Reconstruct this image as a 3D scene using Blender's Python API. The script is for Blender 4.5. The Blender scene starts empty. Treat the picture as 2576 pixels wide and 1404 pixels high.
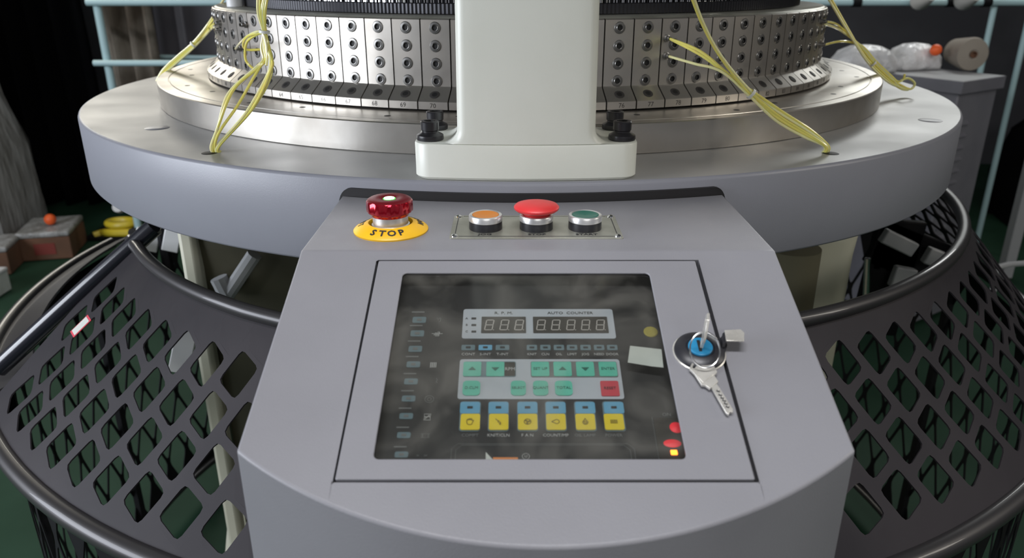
import bpy, bmesh, math, random
from mathutils import Vector, Matrix
random.seed(7)
S = bpy.context.scene
COL = S.collection
PI = math.pi
R = math.radians

# ------------------------------------------------------------------ camera
T = 1.15                       # height of the machine bed's top
RB = 0.75                      # radius of the machine bed
PITCH = 0.3784
FPX = 1950.0
CAM = Vector((-0.0125, -1.5187, T + 0.2004))
cd = bpy.data.cameras.new('camera'); cam = bpy.data.objects.new('camera', cd); COL.objects.link(cam)
cam.location = CAM; cam.rotation_euler = (PI/2 - PITCH, 0, 0)
cd.sensor_width = 36; cd.lens = FPX/2576*36; cd.clip_start = 0.05
cd.dof.use_dof = True; cd.dof.focus_distance = 0.79; cd.dof.aperture_fstop = 8.0
S.camera = cam
# ------------------------------------------------------------------ light
wd = bpy.data.worlds.new('hall'); S.world = wd; wd.use_nodes = True
wd.node_tree.nodes['Background'].inputs[0].default_value = (0.68, 0.69, 0.76, 1)
wd.node_tree.nodes['Background'].inputs[1].default_value = 0.22
def area(name, loc, target, sx, sy, power, color):
    l = bpy.data.lights.new(name, 'AREA'); l.shape = 'RECTANGLE'; l.size = sx; l.size_y = sy
    l.energy = power; l.color = color
    o = bpy.data.objects.new(name, l); COL.objects.link(o); o.location = loc
    o.rotation_euler = (Vector(target) - Vector(loc)).to_track_quat('-Z', 'Y').to_euler()
    return o
area('daylight_window_light', (-3.15, -1.55, 1.65), (0, -0.35, 1.15), 2.2, 1.4, 112, (0.86, 0.91, 1.0))
area('tube_light_back_left', (-2.3, 2.35, 1.95), (-0.5, 0, 1.1), 1.5, 0.4, 22, (1.0, 0.95, 0.84))
area('tube_light_back_right', (2.3, 2.5, 2.3), (0.5, 0, 1.1), 1.2, 0.3, 18, (0.98, 1.0, 0.98))
area('tube_light_front', (-0.1, -1.72, 3.2), (0.0, -1.05, 1.1), 1.4, 0.25, 50, (0.97, 0.97, 1.0))
area('fill_light_front', (0.6, -4.6, 2.7), (0.1, -0.8, 1.2), 2.0, 0.5, 30, (1.0, 0.98, 0.95))  # added fill that brightens the column and other front faces
area('fill_light_right', (2.9, -1.2, 2.6), (0.3, -0.4, 1.1), 0.3, 1.5, 20, (1.0, 0.94, 0.84))  # added weak warm fill for the blocks on the right
S.view_settings.view_transform = 'Standard'; S.view_settings.look = 'None'
S.view_settings.gamma = 1; S.view_settings.use_curve_mapping = False
S.view_settings.exposure = 0.0

# ------------------------------------------------------------------ pixel -> place
_cp, _sp = math.cos(PITCH), math.sin(PITCH)
_w = Vector((0, _cp, -_sp)); _r = Vector((1, 0, 0)); _u = Vector((0, _sp, _cp))
def ray(px, py): return _w + _r*((px-1288)/FPX) - _u*((py-702)/FPX)
def on_plane(px, py, n, k):
    d = ray(px, py); return CAM + d*((k - n.dot(CAM))/n.dot(d))
def on_level(px, py, z): return on_plane(px, py, Vector((0, 0, 1)), z)
def on_y(px, py, y): return on_plane(px, py, Vector((0, 1, 0)), y)
def on_drum(px, py, r):
    d = ray(px, py); A = d.x**2+d.y**2; B = CAM.x*d.x+CAM.y*d.y; C = CAM.x**2+CAM.y**2-r*r
    return CAM + d*((-B-math.sqrt(max(0, B*B-A*C)))/A)

# ------------------------------------------------------------------ materials
M = {}
def mat(name, col, rough=.5, metal=0, spec=.5, noise=None, bump=None, coat=0, trans=0, alpha=None,
        emit=None, aniso=0, sss=0, col2=None, fac=(.4, .65), rvar=0, stretch=None):
    m = bpy.data.materials.new(name); m.use_nodes = True; nt = m.node_tree
    b = nt.nodes['Principled BSDF']
    b.inputs['Base Color'].default_value = (*col, 1); b.inputs['Roughness'].default_value = rough
    b.inputs['Metallic'].default_value = metal; b.inputs['Specular IOR Level'].default_value = spec
    b.inputs['Coat Weight'].default_value = coat; b.inputs['Transmission Weight'].default_value = trans
    if sss:
        b.inputs['Subsurface Weight'].default_value = sss; b.inputs['Subsurface Scale'].default_value = .004
    if emit: b.inputs['Emission Color'].default_value = (*emit[:3], 1); b.inputs['Emission Strength'].default_value = emit[3]
    tc = nt.nodes.new('ShaderNodeTexCoord'); src = tc.outputs['Object']
    if stretch:
        mp = nt.nodes.new('ShaderNodeMapping'); mp.inputs['Scale'].default_value = stretch
        nt.links.new(src, mp.inputs[0]); src = mp.outputs[0]
    if noise or rvar:
        n = nt.nodes.new('ShaderNodeTexNoise'); n.inputs['Scale'].default_value = noise or 10
        n.inputs['Detail'].default_value = 5; nt.links.new(src, n.inputs['Vector'])
        if col2:
            rp = nt.nodes.new('ShaderNodeValToRGB'); e = rp.color_ramp.elements
            e[0].position, e[1].position = fac; e[0].color = (*col, 1); e[1].color = (*col2, 1)
            nt.links.new(n.outputs[0], rp.inputs[0]); nt.links.new(rp.outputs[0], b.inputs['Base Color'])
        if rvar:
            mr = nt.nodes.new('ShaderNodeMapRange'); mr.inputs[1].default_value = .3; mr.inputs[2].default_value = .7
            mr.inputs[3].default_value = rough-rvar; mr.inputs[4].default_value = rough+rvar
            nt.links.new(n.outputs[0], mr.inputs[0]); nt.links.new(mr.outputs[0], b.inputs['Roughness'])
    if bump:
        n2 = nt.nodes.new('ShaderNodeTexNoise'); n2.inputs['Scale'].default_value = bump[0]; n2.inputs['Detail'].default_value = 3
        nt.links.new(src, n2.inputs['Vector'])
        bp = nt.nodes.new('ShaderNodeBump'); bp.inputs['Strength'].default_value = bump[1]; bp.inputs['Distance'].default_value = bump[2]
        nt.links.new(n2.outputs[0], bp.inputs['Height']); nt.links.new(bp.outputs[0], b.inputs['Normal'])
    M[name] = m; return m
mat('box_paint', (.213, .212, .228), .42, noise=9, col2=(.194, .193, .208), bump=(900, .22, .0006), rvar=.05)
mat('bed_paint', (.285, .29, .325), .38, noise=5, col2=(.26, .265, .298), bump=(700, .15, .0005), rvar=.06)
mat('bed_top_paint', (.38, .38, .378), .42, metal=.12, noise=6, col2=(.335, .335, .333), bump=(500, .12, .0005), rvar=.08)
mat('cream_paint', (.82, .83, .745), .34, noise=7, col2=(.77, .78, .69), bump=(600, .1, .0005))
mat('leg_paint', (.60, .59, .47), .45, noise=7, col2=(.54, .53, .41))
mat('leg_shade', (.075, .07, .042), .5, noise=7, col2=(.06, .055, .034))  # cream leg paint with the shade under the bed put into the colour
mat('steel', (.52, .49, .445), .38, metal=.92, noise=14, col2=(.42, .38, .33), fac=(.45, .75), rvar=.07, bump=(300, .06, .0004))
mat('ring_steel', (.60, .57, .52), .36, metal=.95, noise=7, col2=(.36, .32, .27), fac=(.45, .8), rvar=.08, bump=(200, .08, .0005))
mat('screw_steel', (.24, .235, .225), .33, metal=.9)
mat('chrome', (.80, .80, .80), .16, metal=1)
mat('brushed_alu', (.80, .80, .79), .34, metal=.85)
mat('hole_black', (.006, .006, .006), .6)
mat('groove_dark', (.03, .027, .025), .7)
mat('bolt_black', (.018, .017, .02), .32, noise=60, bump=(200, .15, .0004), spec=.6)
mat('rubber', (.016, .015, .016), .55)
mat('plate_steel', (.44, .44, .38), .42, metal=.7, noise=25, col2=(.32, .32, .27), bump=(300, .05, .0003))
mat('red_anodised', (.42, .006, .02), .20, metal=.75, coat=.6)
mat('red_dark', (.10, .002, .006), .38, spec=.3)
mat('red_plastic', (.62, .03, .035), .42, noise=40, col2=(.52, .03, .03))
mat('yellow_plastic', (.80, .48, .01), .42, noise=18, col2=(.70, .38, .01))
mat('orange_plastic', (.50, .16, .008), .4)
mat('green_plastic', (.004, .10, .07), .32)
mat('black_plastic', (.018, .018, .022), .35)
mat('ink', (.02, .02, .022), .5)
mat('led_green', (.7, 1, .7), .3, emit=(.6, 1, .6, 5))
mat('led_green_rim', (.05, .5, .05), .3, emit=(.1, .8, .1, .5))
mat('led_red', (1, .25, .02), .4, emit=(1, .16, .01, 9))
mat('red_glow', (.7, .01, .02), .5, emit=(1, .02, .05, .35))
mat('tube_yellow', (.90, .80, .20), .2, sss=.25, coat=.4)
mat('tube_yellow_pale', (.94, .88, .45), .2, sss=.25, coat=.4)
mat('tie_white', (.75, .75, .7), .4)
mat('guard_sheet', (.026, .023, .026), .6, spec=.2, noise=8, col2=(.020, .018, .021))
mat('guard_rim', (.045, .043, .044), .42, metal=.5, coat=.2)
mat('guard_bar', (.013, .014, .02), .22, coat=.3)
mat('key_mint', (.10, .46, .34), .4, noise=60, col2=(.13, .5, .38))
mat('key_red', (.52, .06, .08), .4)
mat('key_blue', (.13, .34, .50), .4)
mat('key_yellow', (.72, .55, .03), .4)
mat('led_pale', (.13, .19, .215), .4)
mat('dot_yellow', (.34, .28, .03), .5)
mat('panel_silver', (.46, .48, .52), .4, noise=12, col2=(.40, .43, .47))
mat('fascia_black', (.022, .021, .022), .42, noise=6, col2=(.034, .032, .03))
mat('display_dark', (.045, .04, .035), .3)
mat('segment', (.44, .41, .38), .4)
mat('print_white', (.42, .42, .41), .5)
mat('print_dim', (.15, .155, .155), .5)
mat('ink_mint', (.02, .12, .09), .5)
mat('ink_yellow', (.22, .16, .01), .5)
mat('orange_paper', (.75, .25, .06), .6)
mat('paper', (.58, .60, .56), .7, noise=20, col2=(.5, .52, .48))
mat('blue_plastic', (.02, .20, .38), .35)
mat('key_nickel', (.62, .60, .55), .30, metal=.55, noise=120, rvar=.08)
mat('green_floor', (.011, .038, .020), .65, spec=.2, noise=3, col2=(.017, .050, .028))
mat('wall_dark', (.045, .045, .05), .7, noise=2, col2=(.065, .065, .07))
mat('board_grey', (.085, .08, .092), .6, noise=3, col2=(.065, .062, .07))
mat('ceiling_grey', (.18, .18, .18), .8)
mat('curtain_black', (.003, .003, .0035), .95, spec=.05)
mat('canvas_brown', (.09, .07, .05), .85, noise=4, col2=(.26, .23, .19), bump=(60, .3, .004))
mat('pipe_blue', (.42, .60, .62), .4)
mat('plastic_film', (.22, .215, .20), .3, noise=7, col2=(.38, .38, .37), bump=(14, .6, .02), stretch=(3, 3, .5))
mat('film_white', (.85, .85, .85), .28, noise=10, col2=(.62, .62, .63), bump=(26, .7, .02))
mat('carton', (.16, .075, .04), .8, noise=6, col2=(.11, .055, .03))
mat('carton_red', (.20, .035, .025), .8)
mat('orange_ball', (.85, .12, .02), .5)
mat('yellow_enamel', (.65, .50, .03), .4)
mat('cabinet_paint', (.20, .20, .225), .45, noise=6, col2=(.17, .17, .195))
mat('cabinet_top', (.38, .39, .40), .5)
mat('white_plastic', (.75, .76, .76), .4)
mat('black_iron', (.008, .008, .009), .7, spec=.15)
mat('fabric_olive', (.13, .12, .075), .9, bump=(400, .2, .001))
mat('fabric_brown', (.14, .085, .045), .85, noise=20, col2=(.09, .055, .03))
mat('knit_black', (.02, .02, .024), .35, metal=.5)
mat('yarn_white', (.66, .64, .60), .8)
mat('yarn_tan', (.26, .23, .19), .85, bump=(200, .3, .002))
mat('lamp_tube', (1, 1, 1), .5, emit=(1, .98, .92, 4))
mat('cloth_white', (.6, .6, .6), .8)
mat('sticker_red', (.6, .05, .08), .5)

def glass_mat():
    m = bpy.data.materials.new('window_pane'); m.use_nodes = True; nt = m.node_tree; N = nt.nodes; L = nt.links
    N.clear(); out = N.new('ShaderNodeOutputMaterial')
    tr = N.new('ShaderNodeBsdfTransparent'); tr.inputs[0].default_value = (.86, .87, .86, 1)
    gl = N.new('ShaderNodeBsdfGlossy'); gl.inputs['Roughness'].default_value = .09; gl.inputs[0].default_value = (1, 1, 1, 1)
    fr = N.new('ShaderNodeFresnel'); fr.inputs[0].default_value = 1.55
    mx = N.new('ShaderNodeMixShader'); ge = N.new('ShaderNodeNewGeometry'); mu = N.new('ShaderNodeMath'); mu.operation = 'MULTIPLY'; iv = N.new('ShaderNodeMath'); iv.operation = 'SUBTRACT'; iv.inputs[0].default_value = 1; L.new(ge.outputs['Backfacing'], iv.inputs[1]); L.new(iv.outputs[0], mu.inputs[0]); L.new(fr.outputs[0], mu.inputs[1]); L.new(mu.outputs[0], mx.inputs[0]); L.new(tr.outputs[0], mx.inputs[1]); L.new(gl.outputs[0], mx.inputs[2])
    df = N.new('ShaderNodeBsdfDiffuse'); df.inputs[0].default_value = (.45, .43, .38, 1)
    tc = N.new('ShaderNodeTexCoord'); n = N.new('ShaderNodeTexNoise'); n.inputs['Scale'].default_value = 16; n.inputs['Detail'].default_value = 8
    n.inputs['Distortion'].default_value = 1.4
    L.new(tc.outputs['Object'], n.inputs['Vector'])
    mr = N.new('ShaderNodeMapRange'); mr.inputs[1].default_value = .38; mr.inputs[2].default_value = .75; mr.inputs[3].default_value = .01; mr.inputs[4].default_value = .10
    L.new(n.outputs[0], mr.inputs[0])
    m2 = N.new('ShaderNodeMixShader'); L.new(mr.outputs[0], m2.inputs[0]); L.new(mx.outputs[0], m2.inputs[1]); L.new(df.outputs[0], m2.inputs[2])
    L.new(m2.outputs[0], out.inputs[0]); M['window_pane'] = m
glass_mat()

# ------------------------------------------------------------------ mesh helpers
class MB:
    def __init__(s): s.v = []; s.f = []; s.mi = []; s.mats = []
    def _m(s, m):
        if m not in s.mats: s.mats.append(m)
        return s.mats.index(m)
    def add(s, vs, fs, m, X=None):
        b = len(s.v); k = s._m(m)
        s.v += [tuple(X @ Vector(p)) if X is not None else tuple(p) for p in vs]
        for f in fs: s.f.append([b+i for i in f]); s.mi.append(k)
        return s
    def box(s, sx, sy, sz, c, m, X=None):
        x, y, z = sx/2, sy/2, sz/2
        vs = [(c[0]+a*x, c[1]+b*y, c[2]+d*z) for d in (-1, 1) for b in (-1, 1) for a in (-1, 1)]
        return s.add(vs, [(0, 2, 3, 1), (4, 5, 7, 6), (0, 1, 5, 4), (2, 6, 7, 3), (0, 4, 6, 2), (1, 3, 7, 5)], m, X)
    def lathe(s, prof, m, seg=48, X=None, a0=0, a1=2*PI):
        full = abs(a1-a0-2*PI) < 1e-6; n = seg if full else seg+1
        vs = []; fs = []; L = len(prof)
        for i in range(n):
            a = a0+(a1-a0)*i/seg
            for r, z in prof: vs.append((max(r, 1e-5)*math.sin(a), -max(r, 1e-5)*math.cos(a), z))
        for i in range(seg):
            j = (i+1) % n
            for k in range(L-1): fs.append((i*L+k, j*L+k, j*L+k+1, i*L+k+1))
        if not full:
            fs.append(list(range(L))[::-1]); fs.append([(n-1)*L+k for k in range(L)])
        return s.add(vs, fs, m, X)
    def prism(s, poly, h, m, X=None, z0=0):
        n = len(poly); vs = [(x, y, z0) for x, y in poly]+[(x, y, z0+h) for x, y in poly]
        fs = [list(range(n))[::-1], list(range(n, 2*n))]+[(i, (i+1) % n, n+(i+1) % n, n+i) for i in range(n)]
        return s.add(vs, fs, m, X)
    def rings(s, rings, m, X=None, cap=True):
        n = len(rings[0]); vs = [p for rg in rings for p in rg]; fs = []
        for k in range(len(rings)-1):
            for i in range(n): j = (i+1) % n; fs.append((k*n+i, k*n+j, (k+1)*n+j, (k+1)*n+i))
        if cap: fs.append(list(range(n))[::-1]); fs.append([(len(rings)-1)*n+i for i in range(n)])
        return s.add(vs, fs, m, X)
    def tube(s, pts, r, m, seg=8, sub=6, closed=False, smooth=True, X=None):
        P = [Vector(p) for p in pts]
        if smooth and len(P) > 2:
            Q = []; n = len(P); rng = range(n if closed else n-1)
            for i in rng:
                g = (lambda k: P[k % n]) if closed else (lambda k: P[min(max(k, 0), n-1)])
                a, b, c, d = g(i-1), g(i), g(i+1), g(i+2)
                for t in range(sub):
                    t /= sub
                    Q.append(.5*((2*b)+(c-a)*t+(2*a-5*b+4*c-d)*t*t+(3*b-a-3*c+d)*t**3))
            if not closed: Q.append(P[-1])
            P = Q
        n = len(P); rs = []; up = None
        for i in range(n):
            t = (P[(i+1) % n]-P[i-1]) if closed else (P[min(i+1, n-1)]-P[max(i-1, 0)])
            t.normalize()
            if up is None:
                up = Vector((0, 0, 1)) if abs(t.z) < .9 else Vector((0, 1, 0))
            a = t.cross(up)
            if a.length < 1e-4: a = t.cross(Vector((1, 0, 0)))
            a.normalize(); b = a.cross(t); up = b
            rr = r(i/(n-1)) if callable(r) else r
            rs.append([tuple(P[i]+(a*math.cos(2*PI*k/seg)+b*math.sin(2*PI*k/seg))*rr) for k in range(seg)])
        if closed: rs.append(rs[0])
        return s.rings(rs, m, X, cap=not closed)
    def text(s, body, size, m, X, h=0.0003, align='CENTER', sx=1.0, bold=0):
        cu = bpy.data.curves.new('t', 'FONT'); cu.body = body; cu.size = size; cu.align_x = align; cu.align_y = 'CENTER'
        cu.resolution_u = 2; cu.extrude = h/2; cu.offset = bold
        o = bpy.data.objects.new('t', cu); COL.objects.link(o)
        me = bpy.data.meshes.new_from_object(o)
        s.add([(v.co.x*sx, v.co.y, v.co.z) for v in me.vertices], [tuple(p.vertices) for p in me.polygons], m, X)
        COL.objects.unlink(o); bpy.data.objects.remove(o); bpy.data.curves.remove(cu); bpy.data.meshes.remove(me)
        return s
    def build(s, name, parent=None, bevel=0, seg=2, ang=35, smooth=True, merge=True, lim=30, solid=0):
        me = bpy.data.meshes.new(name); me.from_pydata(s.v, [], s.f)
        for k in s.mats: me.materials.append(M[k])
        me.polygons.foreach_set('material_index', s.mi)
        bm = bmesh.new(); bm.from_mesh(me)
        if merge: bmesh.ops.remove_doubles(bm, verts=bm.verts, dist=2e-6)
        bmesh.ops.recalc_face_normals(bm, faces=bm.faces); bm.to_mesh(me); bm.free()
        if smooth:
            me.polygons.foreach_set('use_smooth', [True]*len(me.polygons)); me.set_sharp_from_angle(angle=R(ang))
        me.update()
        o = bpy.data.objects.new(name, me); COL.objects.link(o)
        if parent: o.parent = parent
        if solid:
            md = o.modifiers.new('thick', 'SOLIDIFY'); md.thickness = solid; md.offset = 0
        if bevel:
            md = o.modifiers.new('bevel', 'BEVEL'); md.width = bevel; md.segments = seg; md.limit_method = 'ANGLE'; md.angle_limit = R(lim)
            md.harden_normals = False
        return o
def empty(name, loc=(0, 0, 0), rot=(0, 0, 0)):
    o = bpy.data.objects.new(name, None); COL.objects.link(o); o.location = loc; o.rotation_euler = rot
    o.empty_display_size = .05; return o
def tag(o, label=None, cat=None, group=None, kind=None):
    if label: o['label'] = label
    if cat: o['category'] = cat
    if group: o['group'] = group
    if kind: o['kind'] = kind
    return o
def inst(src, parent, X=None, name=None):
    c = src.copy(); COL.objects.link(c); c.parent = parent
    if X is not None: c.matrix_local = X
    return c
def rot_z(a): return Matrix.Rotation(a, 4, 'Z')
def at(loc, X=None): return Matrix.Translation(loc) @ (X if X is not None else Matrix.Identity(4))
def polar(th, r, z, x0=0): return Vector((x0+r*math.sin(th), -r*math.cos(th), z))
def rrect(w, h, r, n=4, cx=0, cy=0):
    P = []
    for qx, qy, a0 in ((1, 1, 0), (-1, 1, 90), (-1, -1, 180), (1, -1, 270)):
        for k in range(n+1):
            a = R(a0+90*k/n); P.append((cx+qx*(w/2-r)+r*math.cos(a), cy+qy*(h/2-r)+r*math.sin(a)))
    return P
def sweep_ring(mb, r, prof, m, th0, th1, seg, x0=0, rf=None):
    """closed profile [(dr,z)] swept about the machine axis between two angles"""
    rs = []
    for i in range(seg+1):
        t = th0+(th1-th0)*i/seg; rr = rf(t) if rf else r
        rs.append([tuple(polar(t, rr+d, z, x0)) for d, z in prof])
    mb.rings(rs, m)

# ------------------------------------------------------------------ the setting
f = MB(); f.box(14, 14, .1, (0, 1, -.05), 'green_floor'); tag(f.build('floor', smooth=False), kind='structure')
f = MB(); f.box(14, .15, 4.2, (0, 4.3, 2.1), 'wall_dark'); tag(f.build('wall_back', smooth=False), kind='structure')
f = MB(); f.box(.15, 6, 4.2, (4.6, 1.3, 2.1), 'wall_dark'); tag(f.build('wall_right', smooth=False), kind='structure')
f = MB(); f.box(14, 9, .1, (0, .4, 4.0), 'ceiling_grey'); tag(f.build('ceiling', smooth=False), kind='structure')

# ------------------------------------------------------------------ machine bed
bed = empty('machine_bed', (0, 0, 0)); tag(bed, 'large round blue-grey painted machine bed carrying the steel rings', 'machine bed')
zb = T-.0995
b = MB(); b.lathe([(.3, zb), (.742, zb), (.747, zb+.0015), (RB, zb+.005), (RB, T-.004), (.7488, T-.0012), (.746, T)], 'bed_paint', 220)
b.build('disc_body', bed, ang=50)
b = MB(); b.lathe([(.746, T), (.45, T)], 'bed_top_paint', 220); b.build('bed_top', bed)
for px, py in ((527, 385), (2090, 386)):
    p = on_level(px, py, T); b = MB(); b.lathe([(0, .0004), (.0085, .0004), (.0095, 0)], 'hole_black', 24, X=at(p))
    b.build('wire_hole', bed)
for px, py, L_ in ((395, 322, .045), (2340, 303, .045)):
    p = on_level(px, py, T); b = MB()
    b.lathe([(0, .0006), (L_*.34, .0006), (L_*.36, .0001)], 'bed_paint', 32, X=at(p)); b.build('dent_reflection', bed)  # darker disc colours in the reflection of a shallow dent
b = MB()
b.box(.012, .004, .09, (0, 0, 0), 'black_plastic'); o = b.build('edge_cover', bed, bevel=.001)
o.location = polar(R(-82), .7505, T-.05); o.rotation_euler = (0, 0, R(-82))

# ------------------------------------------------------------------ bed ring (bedplate)
RR = .6325; zr = T+.0368
ring = empty('bed_ring', (0, 0, T)); tag(ring, 'wide flat bare steel ring lying on the blue-grey machine bed', 'machine ring')
b = MB(); b.lathe([(RR-.001, .0002), (RR, .001), (RR, .0355), (RR-.0013, .0368), (.6155, .0368), (.6150, .0358), (.6135, .0358), (.6130, .0368), (.40, .0368), (.40, .0002)], 'ring_steel', 240)
b.build('ring_plate', ring, ang=25)
hm = MB(); hm.lathe([(0, .0002), (.0036, .0002), (.0042, 0)], 'groove_dark', 20); h0 = hm.build('screw_hole', ring)
h0.location = polar(R(-40), .594, .0370); n = 0
for k in range(18):
    t = R(-94+10.8*k+(2.4 if k % 2 else 0)); rr_ = .594 if k % 2 else .580
    if n: h = inst(h0, ring)
    else: h = h0
    n = 1; h.location = polar(t, rr_, .03685)

# ------------------------------------------------------------------ cam blocks
RC = .5336; RS = .5536; z0 = T+.0395; z1 = T+.0493; z2 = T+.0632; z3 = T+.1461
PIT = 4.09
cams = empty('cam_block_ring', (0, 0, z0)); tag(cams, 'upright ring of numbered steel cam blocks with four screws each', 'cam ring')
mb = MB(); half = R(PIT/2)-.0016
def arcpts(r, z, n=4): return [tuple(polar(-half+2*half*i/n, r, z-z0)) for i in range(n+1)]
prof = [(RC-.03, z3), (RC-.0012, z3), (RC, z3-.0012), (RC, z2+.002), (RC+.0015, z2), (RS-.001, z1+.0007), (RS, z1-.0005), (RS, z0), (RC-.03, z0)]
rows = [arcpts(r, z) for r, z in prof]; n = 5
vs = [p for rw in rows for p in rw]; fs = []
for k in range(len(rows)):
    k2 = (k+1) % len(rows)
    for i in range(4): fs.append((k*n+i, k*n+i+1, k2*n+i+1, k2*n+i))
fs.append([k*n for k in range(len(rows))]); fs.append([k*n+4 for k in range(len(rows))][::-1])
mb.add(vs, fs, 'steel'); blk0 = mb.build('cam_block', cams, ang=22)
sm = MB()
sm.lathe([(.0073, 0), (.0073, .0004), (.0066, .0010), (.0044, .0012), (.0040, .0017), (.0035, .0016)], 'screw_steel', 20)
sm.lathe([(.0034, .0016), (.0034, .0003), (0, .0002)], 'hole_black', 6)
scr0 = sm.build('button_screw', blk0, ang=30)
hh = MB(); hh.lathe([(0, .0003), (.0036, .0003)], 'hole_black', 20); hh.lathe([(.0036, .0003), (.0058, .0003), (.0066, .0)], 'groove_dark', 20); hol0 = hh.build('counterbore', blk0)
FACE = Matrix.Rotation(R(90), 4, 'X')          # +Z -> -Y
SZ = [1.2855, 1.264, 1.2428, 1.2216]
slope = math.atan2(z2-z1, RS-RC)
def dress(blk, first, num):
    for i, z in enumerate(SZ):
        X = at((0, -RC-.0001, z-z0)) @ FACE @ rot_z(random.uniform(0, 1))
        if first and i == 0: scr0.matrix_local = X
        else: inst(scr0, blk, X)
    X = at((0, -(RC+RS)/2-.0005, (z1+z2)/2+.0003-z0)) @ Matrix.Rotation(slope, 4, 'X')
    if first: hol0.matrix_local = X
    else: inst(hol0, blk, X)
    t = MB(); t.text(str(num), .0082, 'display_dark', at((0, -RS-.00005, (z0+z1)/2-z0-.0004)) @ FACE, h=.0002)
    t.build('number', blk, smooth=False)
first = True
for num in range(70-19, 70+27):
    a = R(-11.57+PIT*(num-70)); vis = True
    if num == 51: bk = blk0
    else: bk = inst(blk0, cams)
    bk.rotation_euler = (0, 0, a)
    dress(bk, num == 51, num)
b = MB(); b.lathe([(RC-.028, 0), (RC-.028, z3-z0-.001), (.45, z3-z0-.001), (.45, 0)], 'hole_black', 120); b.build('inner_wall', cams)
b = MB(); b.lathe([(RC-.004, z3-z0), (RC-.0065, z3-z0+.0022), (.484, z3-z0+.0026), (.484, z3-z0)], 'plate_steel', 160); b.build('top_lip', cams)
# side fittings on the blocks where the tubes plug in
def fitting(px, py):
    p = on_drum(px, py, RC); a = math.atan2(p.x, -p.y)
    b = MB(); b.lathe([(.0045, 0), (.0045, .003), (.003, .0035), (.003, .008), (.0022, .0085), (.0022, .010)], 'screw_steel', 14)
    o = b.build('hose_fitting', cams); o.matrix_local = at((p.x, p.y, p.z-z0)) @ rot_z(a) @ FACE; return p+Vector((math.sin(a), -math.cos(a), 0))*.008
fitR = [fitting(1676, 96), fitting(1674, 140)]
fitL = [fitting(606, 122), fitting(620, 62)]
fitFR = [fitting(2064, 54), fitting(2060, 112)]
fitFL = [fitting(556, 58), fitting(556, 74)]

# ------------------------------------------------------------------ dark needle ring above
nd = empty('needle_cylinder', (0, 0, z3)); tag(nd, 'black ribbed needle cylinder ring with shiny needles, just above the cam blocks', 'needle cylinder')
b = MB(); N = 700; vs = []; fs = []
zz = [.0028, .0035, .0155, .0165]
for i in range(N):
    for j, q in enumerate(zz):
        r_ = .4895+(.0007 if i % 2 else 0)-(.001 if j in (0, 3) else 0); p = polar(-PI*.62+1.24*PI*i/(N-1), r_, q); vs.append(tuple(p))
for i in range(N-1):
    for j in range(3): fs.append((i*4+j, (i+1)*4+j, (i+1)*4+j+1, i*4+j+1))
b.add(vs, fs, 'knit_black'); b.lathe([(.489, .0165), (.470, .0165), (.470, .001), (.489, .001)], 'knit_black', 120); b.build('ribbed_band', nd, smooth=False)
b = MB(); rnd = random.Random(3)
for i in range(560):
    a = -PI*.60+1.2*PI*i/559; X = rot_z(a) @ at((0, -.483, .0165+.011))
    b.box(.0016, .004, .022, (0, rnd.uniform(-.002, .002), 0), 'chrome' if i % 3 else 'knit_black', X)
    if i % 9 == 0: b.box(.008, .010, .006, (0, -.003, .001), 'knit_black' if i % 2 else 'chrome', X)
b.lathe([(.478, .014), (.478, .05), (.44, .05)], 'knit_black', 90)
o = b.build('needle', nd, smooth=False); o['kind'] = 'stuff'
b = MB(); b.lathe([(.489, .034), (.494, .036), (.494, .052), (.46, .054)], 'brushed_alu', 120); b.build('sinker_ring', nd)
b = MB(); b.lathe([(0, 0), (.012, 0), (.012, .05), (0, .05)], 'white_plastic', 20)
o = b.build('white_cap', nd); p = on_drum(592, 22, .505); o.location = (p.x, p.y, .0028)
# ------------------------------------------------------------------ cream column
colm = empty('support_column', (.002, -.70, T)); tag(colm, 'cream painted cast column with bolted foot at the bed front', 'machine column')
def col_ring(hw, yb_, rad, z, arc=True, inset=0):
    P = []
    n = 6
    ya = -.745+inset
    for qx, qy, a0 in ((1, 1, 0), (-1, 1, 90), (-1, -1, 180), (1, -1, 270)):
        for k in range(n+1):
            a = R(a0+90*k/n); rr_ = rad
            x = qx*(hw-rr_-inset)+rr_*math.cos(a)
            y = (yb_-rr_ if qy > 0 else ya+rr_)+rr_*math.sin(a)
            if qy < 0:
                y += .745-math.sqrt(.745**2-x*x)
            P.append((x, y+.70, z-T))
        if qx == -1 and qy == -1:
            for k in range(1, 12):
                x = -(hw-rad)+2*(hw-rad)*k/12
                P.append((x, ya+.745-math.sqrt(.745**2-x*x)+.70, z-T))
    return P
zf = T+.0375; rgs = []
rgs.append(col_ring(.115, -.648, .016, T+.0003, inset=.0025)); rgs.append(col_ring(.115, -.648, .016, T+.003))
rgs.append(col_ring(.115, -.648, .016, zf-.002)); rgs.append(col_ring(.115, -.648, .016, zf-.0006, inset=.0006)); rgs.append(col_ring(.115, -.648, .016, zf, inset=.002))
rf = .015; hw0 = .0700
for k in range(0, 7):
    a = R(15*k); q = rf*(1-math.sin(a)); zq = zf+rf*(1-math.cos(a))
    rad = .009+.0+q*.3
    rgs.append([(p[0], p[1], p[2]) for p in col_ring(hw0+q, -.655, rad, zq, inset=.0008 if k == 0 else 0)])
rgs.append(col_ring(.0690, -.655, .009, T+.20)); rgs.append(col_ring(.0680, -.655, .009, T+.75))
b = MB(); b.rings(rgs, 'cream_paint'); b.build('column_casting', colm, ang=38)
bb = MB()
bb.lathe([(0, .0003), (.0138, .0003), (.0142, .002), (.0138, .0052), (.0125, .006), (.0095, .0075), (.0085, .0085), (.0085, .0095), (.0094, .0105), (.0096, .0185), (.0088, .0195), (.0058, .0195)], 'bolt_black', 32)
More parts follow.
